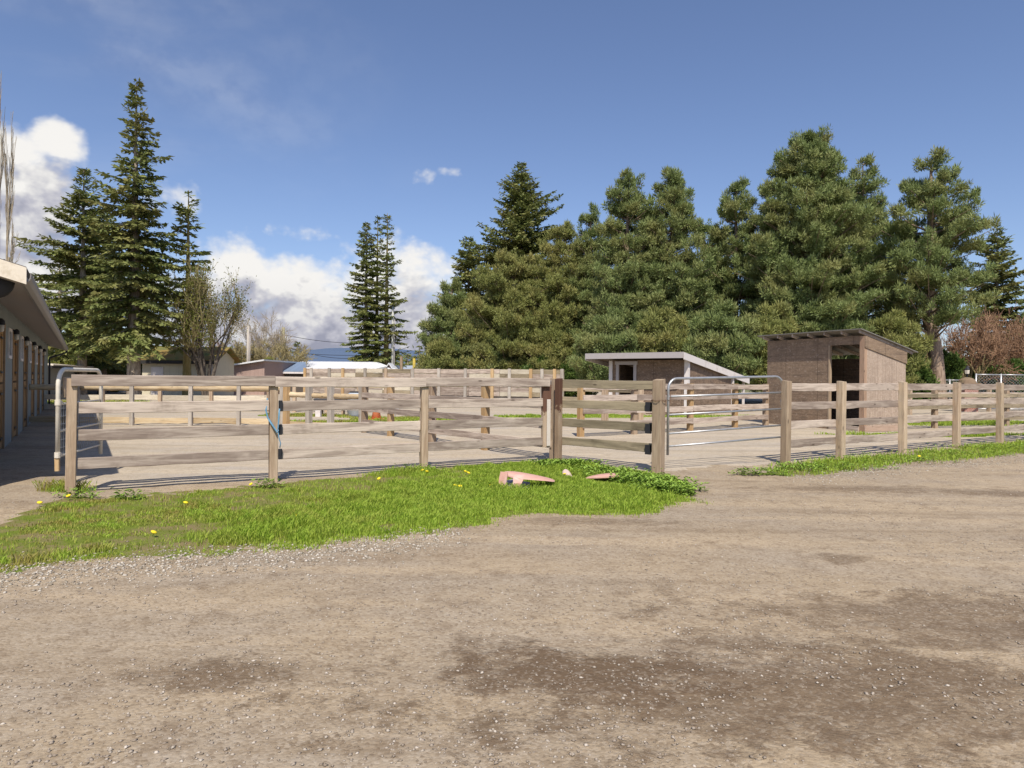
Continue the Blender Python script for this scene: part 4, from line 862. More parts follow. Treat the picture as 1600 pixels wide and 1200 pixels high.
# long barn with white roof
Yb = 62; x0, x1 = at(424, 590, Yb)[0], at(592, 590, Yb)[0]; Wd = x1 - x0
r = thing('long_barn', 'long low barn with a pale metal roof showing above the board wall', 'barn', (x0, Yb, -.05), R(-1.5))
obj('wall', MB().prism([(0, 0, 0), (0, 10, 0), (0, 10, 2.0), (0, 5, 2.6), (0, 0, 2.0)], (Wd, 0, 0)), GREYW, r)
obj('roof', MB().prism([(-.5, -.4, 1.95), (0, 5, 2.86), (0, 5, 2.96), (-.5, -.4, 2.05)], (Wd - 1.2, 0, 0)), METALW, r)
obj('roof', MB().prism([(-.5, 10.4, 1.95), (0, 5.003, 2.86), (0, 5.003, 2.96), (-.5, 10.4, 2.05)], (Wd - 1.2, 0, 0)), METALW, r)
obj('hip_roof', MB().add([(Wd - 1.7, -.4, 2.05), (Wd + 1.5, 4.5, 2.0), (Wd - 1.2, 5, 2.95), (Wd - 1.7, -.4, 1.95), (Wd + 1.5, 4.5, 1.9), (Wd - 1.2, 5, 2.86)], [(0, 1, 2), (3, 5, 4), (0, 3, 4, 1), (1, 4, 5, 2), (2, 5, 3, 0)]), METALW, r)
r, _ = gable('gabled_cabin', 'tiny brown cabin gable with white barge boards behind the board wall', 'cabin', 599, 617, 66, 1.9, 2.75, 6, PINKW, METALW, ridge_x=False, ovh=.3)
r, _ = gable('grey_roof_house', 'low house with a pale blue grey roof right of the wooden poles', 'house', 628, 688, 75, 1.6, 2.75, 8, GREYW, plain('blue_grey_shingles', (.30, .34, .40), .8, 0, .1, 2))
# grey store shed behind the stable end
a0, a1 = at(66, 630, 37), at(184, 612, 58)
L = hypot(a1[0] - a0[0], a1[1] - a0[1]); an = atan2(a1[1] - a0[1], a1[0] - a0[0])
r = thing('storage_shed', 'long grey board storage shed with a cream roof edge behind the stable end', 'shed', (a0[0], a0[1], -.05), an)
obj('wall', MB().box(0, L, 0, 4, 0, 1.85), GREYW, r); obj('eave', MB().box(-.2, L + .2, -.5, .0, 1.80, 1.92), DARK, r)
obj('roof', MB().prism([(-.2, -.55, 1.93), (-.2, 4.2, 2.25), (-.2, 4.2, 2.32), (-.2, -.55, 2.0)], (L + .4, 0, 0)), CREAM, r)
r, _ = gable('white_shed', 'small white shed seen over the left end of the front fence', 'shed', 156, 197, 62, 1.75, 2.1, 4, plain('white_boards', (.7, .68, .64), .8), METALW)
r, _ = gable('tan_roof_house', 'house roof with tan shingles at the right edge behind the chain link fence', 'house', 1566, 1690, 62, 1.9, 2.75, 8, CREAMW, plain('tan_shingles', (.34, .27, .2), .9, 0, .15, 2))

# ================================================================== POLES AND WIRES
def pole(px, ytop, Y, label, mat, arm=True, rad=.14, double=False):
    x = at(px, 590, Y)[0]; h = zat(px, ytop, Y); r = thing('utility_pole', label, 'utility pole', (x, Y, -.05))
    obj('pole', MB().tube([(0, 0, 0), (0, 0, h)], [rad * 1.15, rad * .85], 10), mat, r, smooth=True)
    if double: obj('conduit', MB().tube([(rad * 1.5, 0, 0), (rad * 1.5, 0, h * .88)], rad * .3, 8), LILAC, r, smooth=True)
    if arm: obj('insulator', MB().tube([(-.5, 0, h - .5), (.5, 0, h - .5)], .05, 6).lathe([(.05, 0), (.09, .1), (.05, .25)], 8, (-.42, 0, h - .45)).lathe([(.05, 0), (.09, .1), (.05, .25)], 8, (.42, 0, h - .45)), GREYW, r)
    return Vector((x, Y, h))
pA = pole(387, 508, 58, 'pale utility pole standing above the pink board barn', plain('pale_pole', (.42, .38, .33), .8), rad=.11, double=True)
pB = pole(442, 511, 80, 'mossy utility pole above the blue roofed lean-to, left of the far conifer', plain('mossy_pole', (.30, .28, .16), .9), rad=.22)
pC = pole(613, 478, 68, 'tall pale grey utility pole in front of the three tall firs', plain('grey_pole', (.42, .42, .38), .8), arm=False, rad=.13, double=True)
pD = pole(447, 560, 100, 'short far pole right of the mossy utility pole', plain('far_pole', (.45, .42, .38), .8), arm=False, rad=.12)
def wire(a, b, sag, label):
    pts = [a.lerp(b, k / 24) - Vector((0, 0, sag * 4 * (k / 24) * (1 - k / 24))) for k in range(25)]
    tag(obj('power_line', MB().tube(pts, .03, 5), BLACK, None), label, 'wire', 'power lines')
e = Vector((0, 0, 0))
wire(pB + Vector((0, 0, -.9)), Vector(at(640, 529, 90)), .8, 'highest power line running right from the mossy utility pole')
wire(pB + Vector((0, 0, -2.2)), Vector(at(640, 541, 90)), 1.6, 'middle power line running right from the mossy utility pole')
wire(pB + Vector((0, 0, -2.9)), Vector(at(640, 549, 90)), .5, 'lowest power line running right from the mossy utility pole')
wire(Vector(at(392, 535, 75)), pB + Vector((0, 0, -.9)), .3, 'short power line running left from the mossy utility pole')

# ================================================================== CHAIN LINK, PILLAR
def chainlink(label, pts, h, top=.0):
    r = thing('chain_link_fence', label, 'fence', (pts[0][0], pts[0][1], 0))
    for p in pts: obj('post', MB().tube([(0, 0, 0), (0, 0, h + .05)], .04, 8), GALV, r, (p[0] - pts[0][0], p[1] - pts[0][1], 0), smooth=True)
    for k in range(len(pts) - 1):
        a = Vector((pts[k][0] - pts[0][0], pts[k][1] - pts[0][1], 0)); b = Vector((pts[k + 1][0] - pts[0][0], pts[k + 1][1] - pts[0][1], 0)); L = (b - a).length; u = (b - a) / L
        for z_ in (h, .1): obj('rail', MB().tube([a + Vector((0, 0, z_)), b + Vector((0, 0, z_))], .03, 8), GALV, r, smooth=True)
        V_ = []; F_ = []; stp = .16; n = int((L + h) / stp)
        for i in range(n):
            for sg in (0, 1):
                s0 = i * stp - h
                p_, q = (s0, .1), (s0 + h, h)
                lo = max(0, -p_[0]); hi = min(h, L - s0)
                if hi <= lo: continue
                za, zb = .1 + lo * (h - .1) / h, .1 + hi * (h - .1) / h; sa, sb = s0 + lo, s0 + hi
                if sg: sa, sb = L - sa, L - sb
                A_, B_ = a + u * sa, a + u * sb; w_ = .005; b0 = len(V_)
                V_ += [(A_.x, A_.y, za - w_), (A_.x, A_.y, za + w_), (B_.x, B_.y, zb + w_), (B_.x, B_.y, zb - w_)]; F_.append((b0, b0 + 1, b0 + 2, b0 + 3))
        obj('wire_mesh', MB().add(V_, F_), GALV, r)
Yc = 34
chainlink('taller chain link fence panel at the right edge behind the paddocks', [(at(px, 590, Yc)[0], Yc) for px in (1525, 1564, 1612, 1660)], zat(1560, 585.5, Yc))
chainlink('lower chain link fence between the pine trunk and the brick pillar', [(at(px, 590, 38)[0], 38) for px in (1418, 1449, 1484, 1500)], zat(1450, 593.5, 38))
x, y, _ = at(1511, 600, 33)
m, t = newmat('red_brick'); P = t.n('TexCoord').outputs['Object']
br = t.n('TexBrick', {'Vector': t.vm('MULTIPLY', t.n('CombineXYZ', {0: t.math('ADD', t.n('SeparateXYZ', {0: P}).outputs[0], t.n('SeparateXYZ', {0: P}).outputs[1]), 1: t.n('SeparateXYZ', {0: P}).outputs[2], 2: 0.0}).outputs[0], (4.4, 4.4, 1)), 'Color1': (.34, .12, .08, 1), 'Color2': (.26, .10, .07, 1), 'Mortar': (.4, .36, .32, 1), 'Scale': 1.0, 'Mortar Size': .03})
BRICK = finish(m, t, br.outputs[0], .9, br.outputs[1], .3, .01)
r = thing('brick_pillar', 'red brick gate pillar with a domed mossy cap and a small lantern', 'pillar', (x, y, -.05))
obj('shaft', MB().box(-.33, .33, -.33, .33, 0, 1.35), BRICK, r)
obj('cap', MB().box(-.42, .42, -.42, .42, 1.35, 1.45).lathe([(.40, 1.45), (.36, 1.58), (.24, 1.68), (.08, 1.73)], 16), plain('mossy_cap', (.20, .14, .09), .9, 0, .3, 5, dirt=(.14, .13, .05)), r)
lt = obj('lantern', MB().lathe([(.03, 1.73), (.03, 1.85), (.09, 1.88), (.11, 2.1), (.13, 2.12), (.04, 2.24), (.02, 2.3)], 6), BLACK, r)
obj('lantern_glass', MB().lathe([(.095, 1.90), (.114, 2.08)], 6), LAMPG, lt)
# ================================================================== TREES
def folmat(name, a, b, c, trans=.22):
    m, t = newmat(name); ge = t.n('NewGeometry'); ri = ge.outputs['Random Per Island']; P = t.n('TexCoord').outputs['Object']
    n1 = t.noise(P, .55, 5, .6); n2 = t.noise(P, 2.2, 3, .6)
    col = t.mix(ri, a, b); col = t.mix(t.math('MULTIPLY', t.step(n1, .42, .68), .75), col, c); col = t.mix(t.math('MULTIPLY', t.step(n2, .5, .75), .4), col, tuple(x * .5 for x in a))
    return finish(m, t, col, .55, trans=trans, spec=.25)
FIRM = folmat('fir_needles', (0.115, 0.15, 0.045), (0.235, 0.26, 0.08), (0.27, 0.235, 0.085))
FIRL = folmat('pale_fir_needles', (0.125, 0.160, 0.046), (0.23, 0.26, 0.075), (0.26, 0.235, 0.085))
PINM = folmat('pine_needles', (0.135, 0.18, 0.06), (0.265, 0.325, 0.115), (0.31, 0.30, 0.11))
PINO = folmat('olive_pine_needles', (0.16, 0.185, 0.055), (0.31, 0.325, 0.10), (0.35, 0.31, 0.11))
BUSHM = folmat('laurel_leaves', (0.050, 0.10, 0.02), (0.13, 0.19, 0.04), (0.16, 0.19, 0.045), .3)
BUSHY = folmat('yellow_green_leaves', (0.12, 0.14, 0.025), (0.20, 0.21, 0.04), (0.12, 0.10, 0.03), .3)
def bark(name, a, b):
    m, t = newmat(name); P = t.n('TexCoord').outputs['Object']; n1 = t.noise(t.vm('MULTIPLY', P, (6, 6, 1.4)), 1.5, 6, .65)
    return finish(m, t, t.mix(t.step(n1, .35, .65), a, b), .9, n1, .8, .03)
BARK = bark('fir_bark', (.18, .14, .11), (.40, .34, .27)); PBARK = bark('pine_bark', (.18, .125, .09), (.36, .27, .20)); YBARK = bark('mossy_bark', (.20, .16, .06), (.32, .26, .12))
TWIG = bark('bare_twigs', (.28, .23, .16), (.44, .37, .28)); TWIGD = bark('dark_bare_limbs', (.06, .05, .04), (.14, .115, .09)); TWIGR = bark('reddish_twigs', (.24, .14, .085), (.34, .21, .13)); TWIGY = bark('olive_twigs', (.24, .2, .09), (.36, .30, .16))
def kites(P0_, D, W, n0=None):
    """n kites: start P0, direction vector D (length included), width vector W"""
    a = P0_; b = P0_ + D * .45 + W; c = P0_ + D; d = P0_ + D * .45 - W
    n = len(a); V_ = np.stack([a, b, c, d], 1).reshape(-1, 3); return V_, np.arange(n * 4).reshape(n, 4)
def rnd_perp(D, r):
    q = r.normal(size=D.shape); q -= (q * D).sum(1)[:, None] * D / (np.maximum((D * D).sum(1), 1e-9))[:, None]
    return q / np.maximum(np.linalg.norm(q, axis=1), 1e-9)[:, None]
def frond(L, r, tw=.46, stp=.115):
    """a fir branch along +x: flat sprays each side, needles hanging; returns P0, D, W arrays"""
    P_ = []; D_ = []; W_ = []
    s = .12
    while s < L:
        f = s / L; wl_ = (tw * L ** .55) * (1 - f) ** .7 * (.35 + .65 * min(1, f * 3)) + .10
        for sd_ in (-1, 1):
            a = sd_ * r.uniform(.75, 1.15); dx_, dy_ = cos(a), sin(a); k = max(1, int(wl_ / .11)); dr = r.uniform(-.6, -.02)
            for i in range(k):
                u = (i + .4 * r.random()) / k * wl_; p = (s + dx_ * u, dy_ * u, dr * u * .6 + r.normal() * .03)
                P_.append(p); D_.append(((dx_ + r.normal() * .35) * .25, (dy_ + r.normal() * .35) * .25, r.uniform(-.20, .05))); W_.append((r.normal() * .03 - dy_ * .062, r.normal() * .03 + dx_ * .062, r.normal() * .045))
        P_.append((s, 0, .01)); D_.append((.22, r.normal() * .05, .03 * r.normal() + .02)); W_.append((0, .05, .02)); s += stp * r.uniform(.7, 1.3)
    return np.array(P_), np.array(D_), np.array(W_)
FR = {}
for L in (.5, 1.0, 1.7, 2.5, 3.5, 4.6): FR[L] = [frond(L, np.random.default_rng(int(L * 10) + k)) for k in range(5)]
def limb_tris(segs, sides=4):
    """segs: list of (p0, p1, r0, r1) -> verts, quads"""
    A_ = np.array([s[0] for s in segs], float); B_ = np.array([s[1] for s in segs], float); ra = np.array([s[2] for s in segs]); rb = np.array([s[3] for s in segs])
    D = B_ - A_; D /= np.maximum(np.linalg.norm(D, axis=1), 1e-9)[:, None]; ref = np.where(np.abs(D[:, 2:3]) < .9, [[0, 0, 1.]], [[1., 0, 0]])
    U = np.cross(D, ref); U /= np.linalg.norm(U, axis=1)[:, None]; W_ = np.cross(D, U); V_ = []
    for P_, r in ((A_, ra), (B_, rb)):
        for k in range(sides): a = 2 * pi * k / sides; V_.append(P_ + (U * cos(a) + W_ * sin(a)) * r[:, None])
    V_ = np.stack(V_, 1); n = len(segs); F_ = np.array([(k, (k + 1) % sides, sides + (k + 1) % sides, sides + k) for k in range(sides)])
    return V_.reshape(-1, 3), (np.arange(n)[:, None, None] * 2 * sides + F_[None]).reshape(-1, 4)
def interp(z, prof): return float(np.interp(z, [p[0] for p in prof], [p[1] for p in prof]))
def make_tree(root_args, trunk_segs, V_, Fa, fmat, bmat, sides=8):
    r = thing(*root_args[:3], loc=root_args[3], group=root_args[4] if len(root_args) > 4 else None)
    tv, tf = limb_tris(trunk_segs, sides); link('trunk', mesh_np('trunk', tv, tf), bmat, r)
    link('crown', mesh_np('crown', V_, Fa), fmat, r); return r
def prof_px(px, Y, rows):
    """rows (y_px, half width px) -> (z, radius)"""
    return sorted([(max(0, zat(px, y, Y)), w * Y / F) for y, w in rows])
def fir(px, Y, rows, label, seed, name='fir_tree', dens=1.0, droop=.28, zlow=None, mat=None, trunk_r=.28, lean=0.0, bmat=None, gap=0.0, group='conifers on the left'):
    r = np.random.default_rng(seed); prof = prof_px(px, Y, rows); H = prof[-1][0]; x = at(px, 590, Y)[0]; z0 = prof[0][0]
    Ps = []; Ds = []; Ws = []; segs = []; NS = 12
    for k in range(NS):
        a, b = k / NS, (k + 1) / NS; segs.append(((lean * a * H, 0, H * a), (lean * b * H, 0, H * b), trunk_r * (1 - a) + .02, trunk_r * (1 - b) + .02))
    z = z0; th = 0
    while z < H - .1:
        Rm = interp(z, prof)
        nb = max(4, int((5.0 + 1.4 * Rm) * dens * .85))
        for k in range(nb):
            th += 2.4 + r.normal() * .3
            if r.random() < gap + .07: continue
            side = 1 + .25 * sin(th * 1.0 + seed) * sin(z * .9 + seed)
            L = max(.25, Rm * side * (r.uniform(.62, 1.08) if r.random() > .08 else r.uniform(1.1, 1.3)))
            key = min(FR, key=lambda q: abs(q - L)); P_, D_, W_ = FR[key][r.integers(0, 5)]; s = L / key
            f = (z - z0) / max(.1, H - z0); up = r.uniform(-.12, .12) + (f - .25) * .7
            xx = P_[:, 0] * s; zz = P_[:, 2] + up * xx - droop * (1 - f) * xx ** 1.6 / (1 + .25 * xx) + .10 * np.maximum(0, xx - .75 * L)
            c, sn = cos(th), sin(th); yy = P_[:, 1] * (.6 + .4 * s); zj = z + r.uniform(-.15, .15)
            Ps.append(np.stack([xx * c - yy * sn + lean * zj, xx * sn + yy * c, zz + zj], 1))
            dz = D_[:, 2] + (up - droop * (1 - f) * .9) * D_[:, 0]
            Ds.append(np.stack([D_[:, 0] * c - D_[:, 1] * sn, D_[:, 0] * sn + D_[:, 1] * c, dz], 1) * (1 + .0 * s)); Ws.append(np.stack([W_[:, 0] * c - W_[:, 1] * sn, W_[:, 0] * sn + W_[:, 1] * c, W_[:, 2]], 1))
            q = L * .85; segs.append(((lean * zj, 0, zj), (q * .5 * c + lean * zj, q * .5 * sn, zj + up * q * .5 - droop * (1 - f) * (q * .5) ** 1.6 / (1 + .12 * q)), .03 + .012 * L, .02)); segs.append((segs[-1][1], (q * c + lean * zj, q * sn, zj + up * q - droop * (1 - f) * q ** 1.6 / (1 + .25 * q)), .02, .008))
        z += (.30 + .07 * Rm) / dens * r.uniform(.7, 1.3)
    P_, D_, W_ = np.concatenate(Ps), np.concatenate(Ds), np.concatenate(Ws); V_, Fa = kites(P_, D_, W_)
    return make_tree((name, label, 'fir tree', (x, Y, -.05), group), segs, V_, Fa, mat or FIRM, bmat or BARK, 6)
def puff(r, n, rad, ln, wd, squash=.8):
    d = r.normal(size=(n, 3)); d /= np.linalg.norm(d, axis=1)[:, None]; d[:, 2] = d[:, 2] * .8 + .25
    p = d * rad * r.uniform(.15, .8, (n, 1)); p[:, 2] *= squash; D = d * ln * r.uniform(.7, 1.2, (n, 1)); W_ = rnd_perp(D, r) * wd
    return p, D, W_
PUFF = [puff(np.random.default_rng(k), 62, .24, .22, .026) for k in range(8)]
PUFFL = [puff(np.random.default_rng(k + 20), 70, .30, .17, .050) for k in range(8)]
def crown_tree(px, Y, rows, label, seed, name='pine_tree', cat='pine tree', nlobe=80, npuff=11, lobe=.68, kern=None, mat=None, bmat=None, trunk_r=.25, path=None, group='pines on the right', ysq=1.0, tier=None, bottom_bias=0.0, wid_scale=1.0, tuft=1.0):
    r = np.random.default_rng(seed); kern = kern or PUFF; prof = prof_px(px, Y, rows); H = prof[-1][0]; z0 = prof[0][0]; x = at(px, 590, Y)[0]
    ctr = (lambda z: (0, 0)) if path is None else (lambda z: (float(np.interp(z, [p[0] for p in path], [p[1] for p in path])), 0.0))
    segs = []; NS = 14
    for k in range(NS):
        a, b = k / NS * (H - .4), (k + 1) / NS * (H - .4); ca, cb = ctr(a), ctr(b)
        segs.append(((ca[0], ca[1], a), (cb[0], cb[1], b), trunk_r * (1 - a / H) ** .8 + .02, trunk_r * (1 - b / H) ** .8 + .02))
    tier = (kern is PUFF) if tier is None else tier
    if tier: prof = [(a, b * 1.10 + .10) for a, b in prof]; nlobe = int(nlobe * 1.15)
    Ps = []; Ds = []; Ws = []
    zs = np.linspace(z0, H, 60); wts = np.array([interp(z, prof) for z in zs]) + .25; cdf = np.cumsum(wts); cdf /= cdf[-1]
    for i in range(nlobe):
        z = float(np.interp((i + r.random()) / nlobe, cdf, zs)); Rm = interp(z, prof); th = i * 2.39996 + r.normal() * .4
        if tier: stp = .95; z = min(H - .15, (math.floor(z / stp + .17 * sin(th * 2 + seed)) + .5) * stp + r.normal() * .12); Rm = interp(z, prof)
        rr = Rm * (1 - .55 * r.random() ** 1.6) * r.uniform(.80, 1.14); rr = max(0, rr - (lobe * .2 if tier else lobe * .5) * min(1, Rm / 1.2)); c = ctr(z)
        lc = np.array([c[0] + rr * cos(th), c[1] + rr * sin(th) * ysq, z]); zb = max(0.3, z - rr * r.uniform(.25, .6)); cb = ctr(zb)
        mid = np.array([(lc[0] + cb[0]) / 2, (lc[1] + cb[1]) / 2, (z + zb) / 2 - .05 * rr]); segs.append(((cb[0], cb[1], zb), tuple(mid), .035 + .014 * rr, .03)); segs.append((tuple(mid), tuple(lc), .03, .012))
        lb = lobe * r.uniform(.55, 1.3) * min(1, .45 + Rm / 2.5); npf = max(3, int(npuff * (lb / lobe) ** 1.5))
        # tufts of a lobe: fanned around the branch end, pointing out and up
        d = r.normal(size=(npf, 3)); d /= np.linalg.norm(d, axis=1)[:, None]; off = d * lb * r.uniform(.35, 1, (npf, 1)); off[:, 2] = off[:, 2] * .95 + .25 * lb; off[:, :2] *= .8
        if tier:
            npf = max(5, int(1.35 * npuff * (.45 + .35 * rr))); u_ = r.random(npf) ** .7; rl = .32 + .68 * u_; lat = r.normal(size=npf) * (.10 + .34 * np.sin(u_ * 2.6)) * min(1.1, .45 + .3 * rr)
            tipz = r.uniform(-.05, .35); off = np.stack([(rl - 1) * rr * cos(th) - lat * sin(th), ((rl - 1) * rr * sin(th) + lat * cos(th)) * ysq, (rl - 1) * rr * r.uniform(.05, .4) + tipz * u_ ** 3 + r.normal(size=npf) * .13], 1)
        for j in range(npf):
            P_, D_, W_ = kern[r.integers(0, 8)]; a = r.random() * 6.28; ca_, sa_ = cos(a), sin(a); s = r.uniform(.6, 1.0) * tuft; s2 = 1.15 + .7 * r.random()
            def rt(Q_, s, zs_=1): return np.stack([(Q_[:, 0] * ca_ - Q_[:, 1] * sa_) * s, (Q_[:, 0] * sa_ + Q_[:, 1] * ca_) * s, Q_[:, 2] * s * zs_], 1)
            Ps.append(rt(P_, s, s2) + lc + off[j]); Ds.append(rt(D_, s, s2)); Ws.append(rt(W_, s) * wid_scale)
    V_, Fa = kites(np.concatenate(Ps), np.concatenate(Ds), np.concatenate(Ws))
    return make_tree((name, label, cat, (x, Y, -.05), group), segs, V_, Fa, mat or PINM, bmat or PBARK, 6)
def bare(px, Y, ytop, label, seed, name='bare_tree', cat='tree', wpx=45, stems=5, mat=TWIGD, tmat=TWIG, r0=.09, depth=5, spread=.5, leafm=None, leafn=0, up=.55, group=None, z_fork=.3, thin=.006):
    r = np.random.default_rng(seed); x = at(px, 590, Y)[0]; H = zat(px, ytop, Y); Rm = wpx * Y / F; thick = []; tw = []; tips = []
    def grow(p, d, L, rad, lev):
        n = 3; q = p
        for k in range(n):
            d = d + r.normal(size=3) * .12 + np.array([0, 0, .06 * up]); d /= np.linalg.norm(d); e = q + d * L / n; r1 = rad * (1 - .12)
            (thick if rad > .03 else tw).append((tuple(q), tuple(e), max(rad, thin), max(r1, thin)));
            if lev > 0 and (k > 0 or lev < depth):
                for _ in range(2 if lev > 1 else 3):
                    q2 = r.normal(size=3); q2 -= d * q2.dot(d); q2 /= np.linalg.norm(q2); nd = d * .8 + q2 * spread * r.uniform(.6, 1.3); nd[2] += up * .25; nd /= np.linalg.norm(nd)
                    if r.random() < .72: grow(e, nd, L * r.uniform(.5, .75), rad * .55, lev - 1)
            q = e; rad = r1
        tips.append(q)
    for s in range(stems):
        a = s * 2.4 + r.random(); k = .0 if stems == 1 else 1.0
        tilt = min(.6, Rm / H) * r.uniform(.3, 1.0) * k
        d = np.array([cos(a) * tilt, sin(a) * tilt, 1.0]); d /= np.linalg.norm(d); grow(np.array([cos(a) * .12 * k, sin(a) * .12 * k, 0.0]), d, H * .52, r0, depth)
    allp = np.array([s[1] for s in thick + tw]); sz = H / allp[:, 2].max(); sx_ = Rm / np.percentile(np.abs(allp[:, 0]), 98)
    S = np.array([sx_, sx_, sz]); f = lambda L_: [(tuple(np.array(a) * S), tuple(np.array(b) * S), c, d) for a, b, c, d in L_]
    root = thing(name, label, cat, (x, Y, -.05), group=group)
    tv, tf = limb_tris(f(thick), 6); link('trunk', mesh_np('trunk', tv, tf), mat, root)
    if tw: tv, tf = limb_tris(f(tw), 3); link('twigs', mesh_np('twigs', tv, tf), tmat, root)
    if leafm:
        T_ = np.array(tips) * S; T_ = T_[r.integers(0, len(T_), leafn)] + r.normal(size=(leafn, 3)) * .15; D = r.normal(size=T_.shape) * .07; W_ = rnd_perp(D, r) * .035
        V_, Fa = kites(T_, D, W_); link('leaves', mesh_np('leaves', V_, Fa), leafm, root)
    return root
def bush(px, Y, ytop, wpx, label, seed, mat=BUSHM, name='bush', cat='bush', n=40, group=None, lobe=.6, base=.1):
    H = zat(px, ytop, Y); rows = [(zat_y(px, .15, Y), wpx * .8), (zat_y(px, H * .5, Y), wpx), (zat_y(px, H * .8, Y), wpx * .75), (ytop, wpx * .3)]
    return crown_tree(px, Y, rows, label, seed, name, cat, nlobe=n, npuff=11, lobe=lobe, kern=PUFFL, mat=mat, bmat=TWIGD, trunk_r=.06, group=group)
def zat_y(px, z, Y): return hz(px) - (z - CAMH) * F / Y

# --- left group
G = 'conifers on the left'
fir(209, 38, [(127, 2), (150, 8), (190, 20), (225, 26), (250, 32), (290, 44), (335, 55), (375, 66), (420, 78), (465, 84), (500, 80), (528, 60)], 'tallest fir tree of the photo, pointed top left of the bare tree', 1, dens=1.0, trunk_r=.36, group=G)
fir(128, 44, [(264, 2), (295, 14), (315, 30), (340, 52), (375, 66), (410, 78), (450, 80), (500, 72), (540, 52)], 'broad dark fir tree left of the tallest fir, above the stable roof', 2, dens=.95, trunk_r=.3, group=G)
fir(292, 42, [(296, 2), (310, 14), (340, 20), (370, 27), (400, 32), (440, 34), (480, 34), (540, 34)], 'thin see-through fir tree just right of the tallest fir', 3, dens=.85, gap=.25, trunk_r=.26, group=G, mat=FIRL, bmat=YBARK)
fir(228, 52, [(400, 5), (430, 30), (480, 45), (540, 50), (580, 50)], 'short fir tree filling in behind the tallest fir', 4, dens=.9, group=G)
fir(92, 52, [(400, 4), (440, 24), (480, 38), (530, 44), (570, 44)], 'short fir tree just above the stable eave', 41, dens=.9, group=G)
fir(160, 48, [(330, 4), (370, 30), (430, 45), (500, 55), (570, 50)], 'fir tree wedged between the broad fir and the tallest fir', 42, dens=1.0, group=G)
# --- middle trio
G = 'three tall firs in the middle'
fir(571, 70, [(347, 2), (365, 10), (400, 20), (440, 28), (480, 33), (500, 37), (540, 36), (575, 30)], 'leftmost of the three tall firs in the middle', 5, dens=.95, droop=.10, trunk_r=.32, group=G, mat=FIRL, bmat=BARK)
fir(588, 71, [(341, 2), (360, 7), (400, 14), (450, 16), (500, 20), (550, 24), (580, 24)], 'thin central one of the three tall firs in the middle', 6, dens=.6, gap=.35, droop=.12, trunk_r=.3, group=G, mat=FIRL, bmat=YBARK)
fir(603, 69, [(332, 2), (350, 9), (375, 14), (400, 18), (440, 25), (480, 33), (500, 38), (540, 40), (575, 34)], 'rightmost and tallest of the three tall firs in the middle', 7, dens=.8, gap=.2, droop=.12, trunk_r=.34, group=G, mat=FIRL, bmat=YBARK)
fir(464, 85, [(535, 2), (548, 8), (560, 14), (585, 20)], 'small dark conifer right of the mossy utility pole', 8, dens=.9, group=None)
fir(655, 82, [(538, 2), (550, 8), (565, 13), (585, 15)], 'small far conifer just left of the big pine group', 9, dens=.8, group=None)
fir(637, 90, [(552, 2), (560, 7), (585, 12)], 'tiny far conifer right of the grey utility pole', 10, dens=.8, group=None)
# --- right group of pines
G = 'pines on the right'
fir(812, 54, [(253, 3), (270, 12), (290, 26), (310, 34), (335, 48), (360, 60), (385, 74), (405, 66), (430, 82), (470, 92), (520, 95), (570, 85)], 'wide spreading fir with a pointed top at the left of the pine group', 11, dens=1.2, droop=.08, trunk_r=.4, group=G)
fir(731, 56, [(372, 3), (390, 14), (410, 26), (440, 30), (480, 46), (530, 56), (575, 56)], 'dark fir behind the leftmost pine of the right group', 12, dens=1.1, droop=.1, group=G)
crown_tree(705, 50, [(440, 4), (460, 22), (485, 36), (505, 44), (530, 48), (560, 46), (585, 36)], 'leftmost low pine of the right group', 13, nlobe=90, lobe=.6, group=G)
crown_tree(800, 49, [(398, 8), (415, 45), (440, 66), (480, 80), (520, 86), (560, 84), (585, 74)], 'broad olive pine in front of the wide spreading fir', 14, nlobe=210, npuff=13, mat=PINO, group=G)
crown_tree(882, 49, [(352, 10), (372, 30), (400, 45), (440, 58), (480, 66), (530, 70), (580, 60)], 'rounded olive pine right of the wide spreading fir', 15, nlobe=150, mat=PINO, group=G)
crown_tree(921, 48, [(324, 4), (340, 14), (365, 19), (395, 30), (440, 46), (500, 55), (570, 50)], 'narrow pine tip between the olive pine and the twin tops', 16, nlobe=110, group=G)
crown_tree(978, 42, [(269, 6), (285, 20), (305, 30), (330, 40), (365, 46), (410, 52), (460, 60), (520, 66), (580, 60)], 'left one of the two matching rounded pine tops', 17, nlobe=150, group=G)
crown_tree(1048, 42, [(266, 8), (280, 24), (300, 32), (330, 36), (350, 46), (400, 50), (450, 60), (520, 66), (580, 60)], 'right one of the two matching rounded pine tops', 18, nlobe=150, group=G)
crown_tree(1148, 43, [(278, 8), (290, 16), (310, 24), (330, 38), (360, 44), (400, 50), (450, 58), (520, 66), (580, 60)], 'ragged pine in the dip between the twin tops and the highest pine', 19, nlobe=120, npuff=10, group=G)
crown_tree(1262, 40, [(206, 10), (222, 30), (245, 50), (275, 64), (310, 76), (350, 84), (400, 92), (450, 98), (510, 98), (570, 86)], 'highest and fullest pine of the right group with a rounded top', 20, nlobe=250, npuff=13, group=G, trunk_r=.4)
crown_tree(1345, 43, [(248, 6), (262, 18), (285, 32), (320, 40), (360, 46), (400, 50), (460, 56), (520, 60), (575, 54)], 'pine leaning on the right shoulder of the highest pine', 21, nlobe=120, npuff=9, group=G)
YT = 38; xm = lambda px, y: (at(px, y, YT)[0] - at(1468, 590, YT)[0])
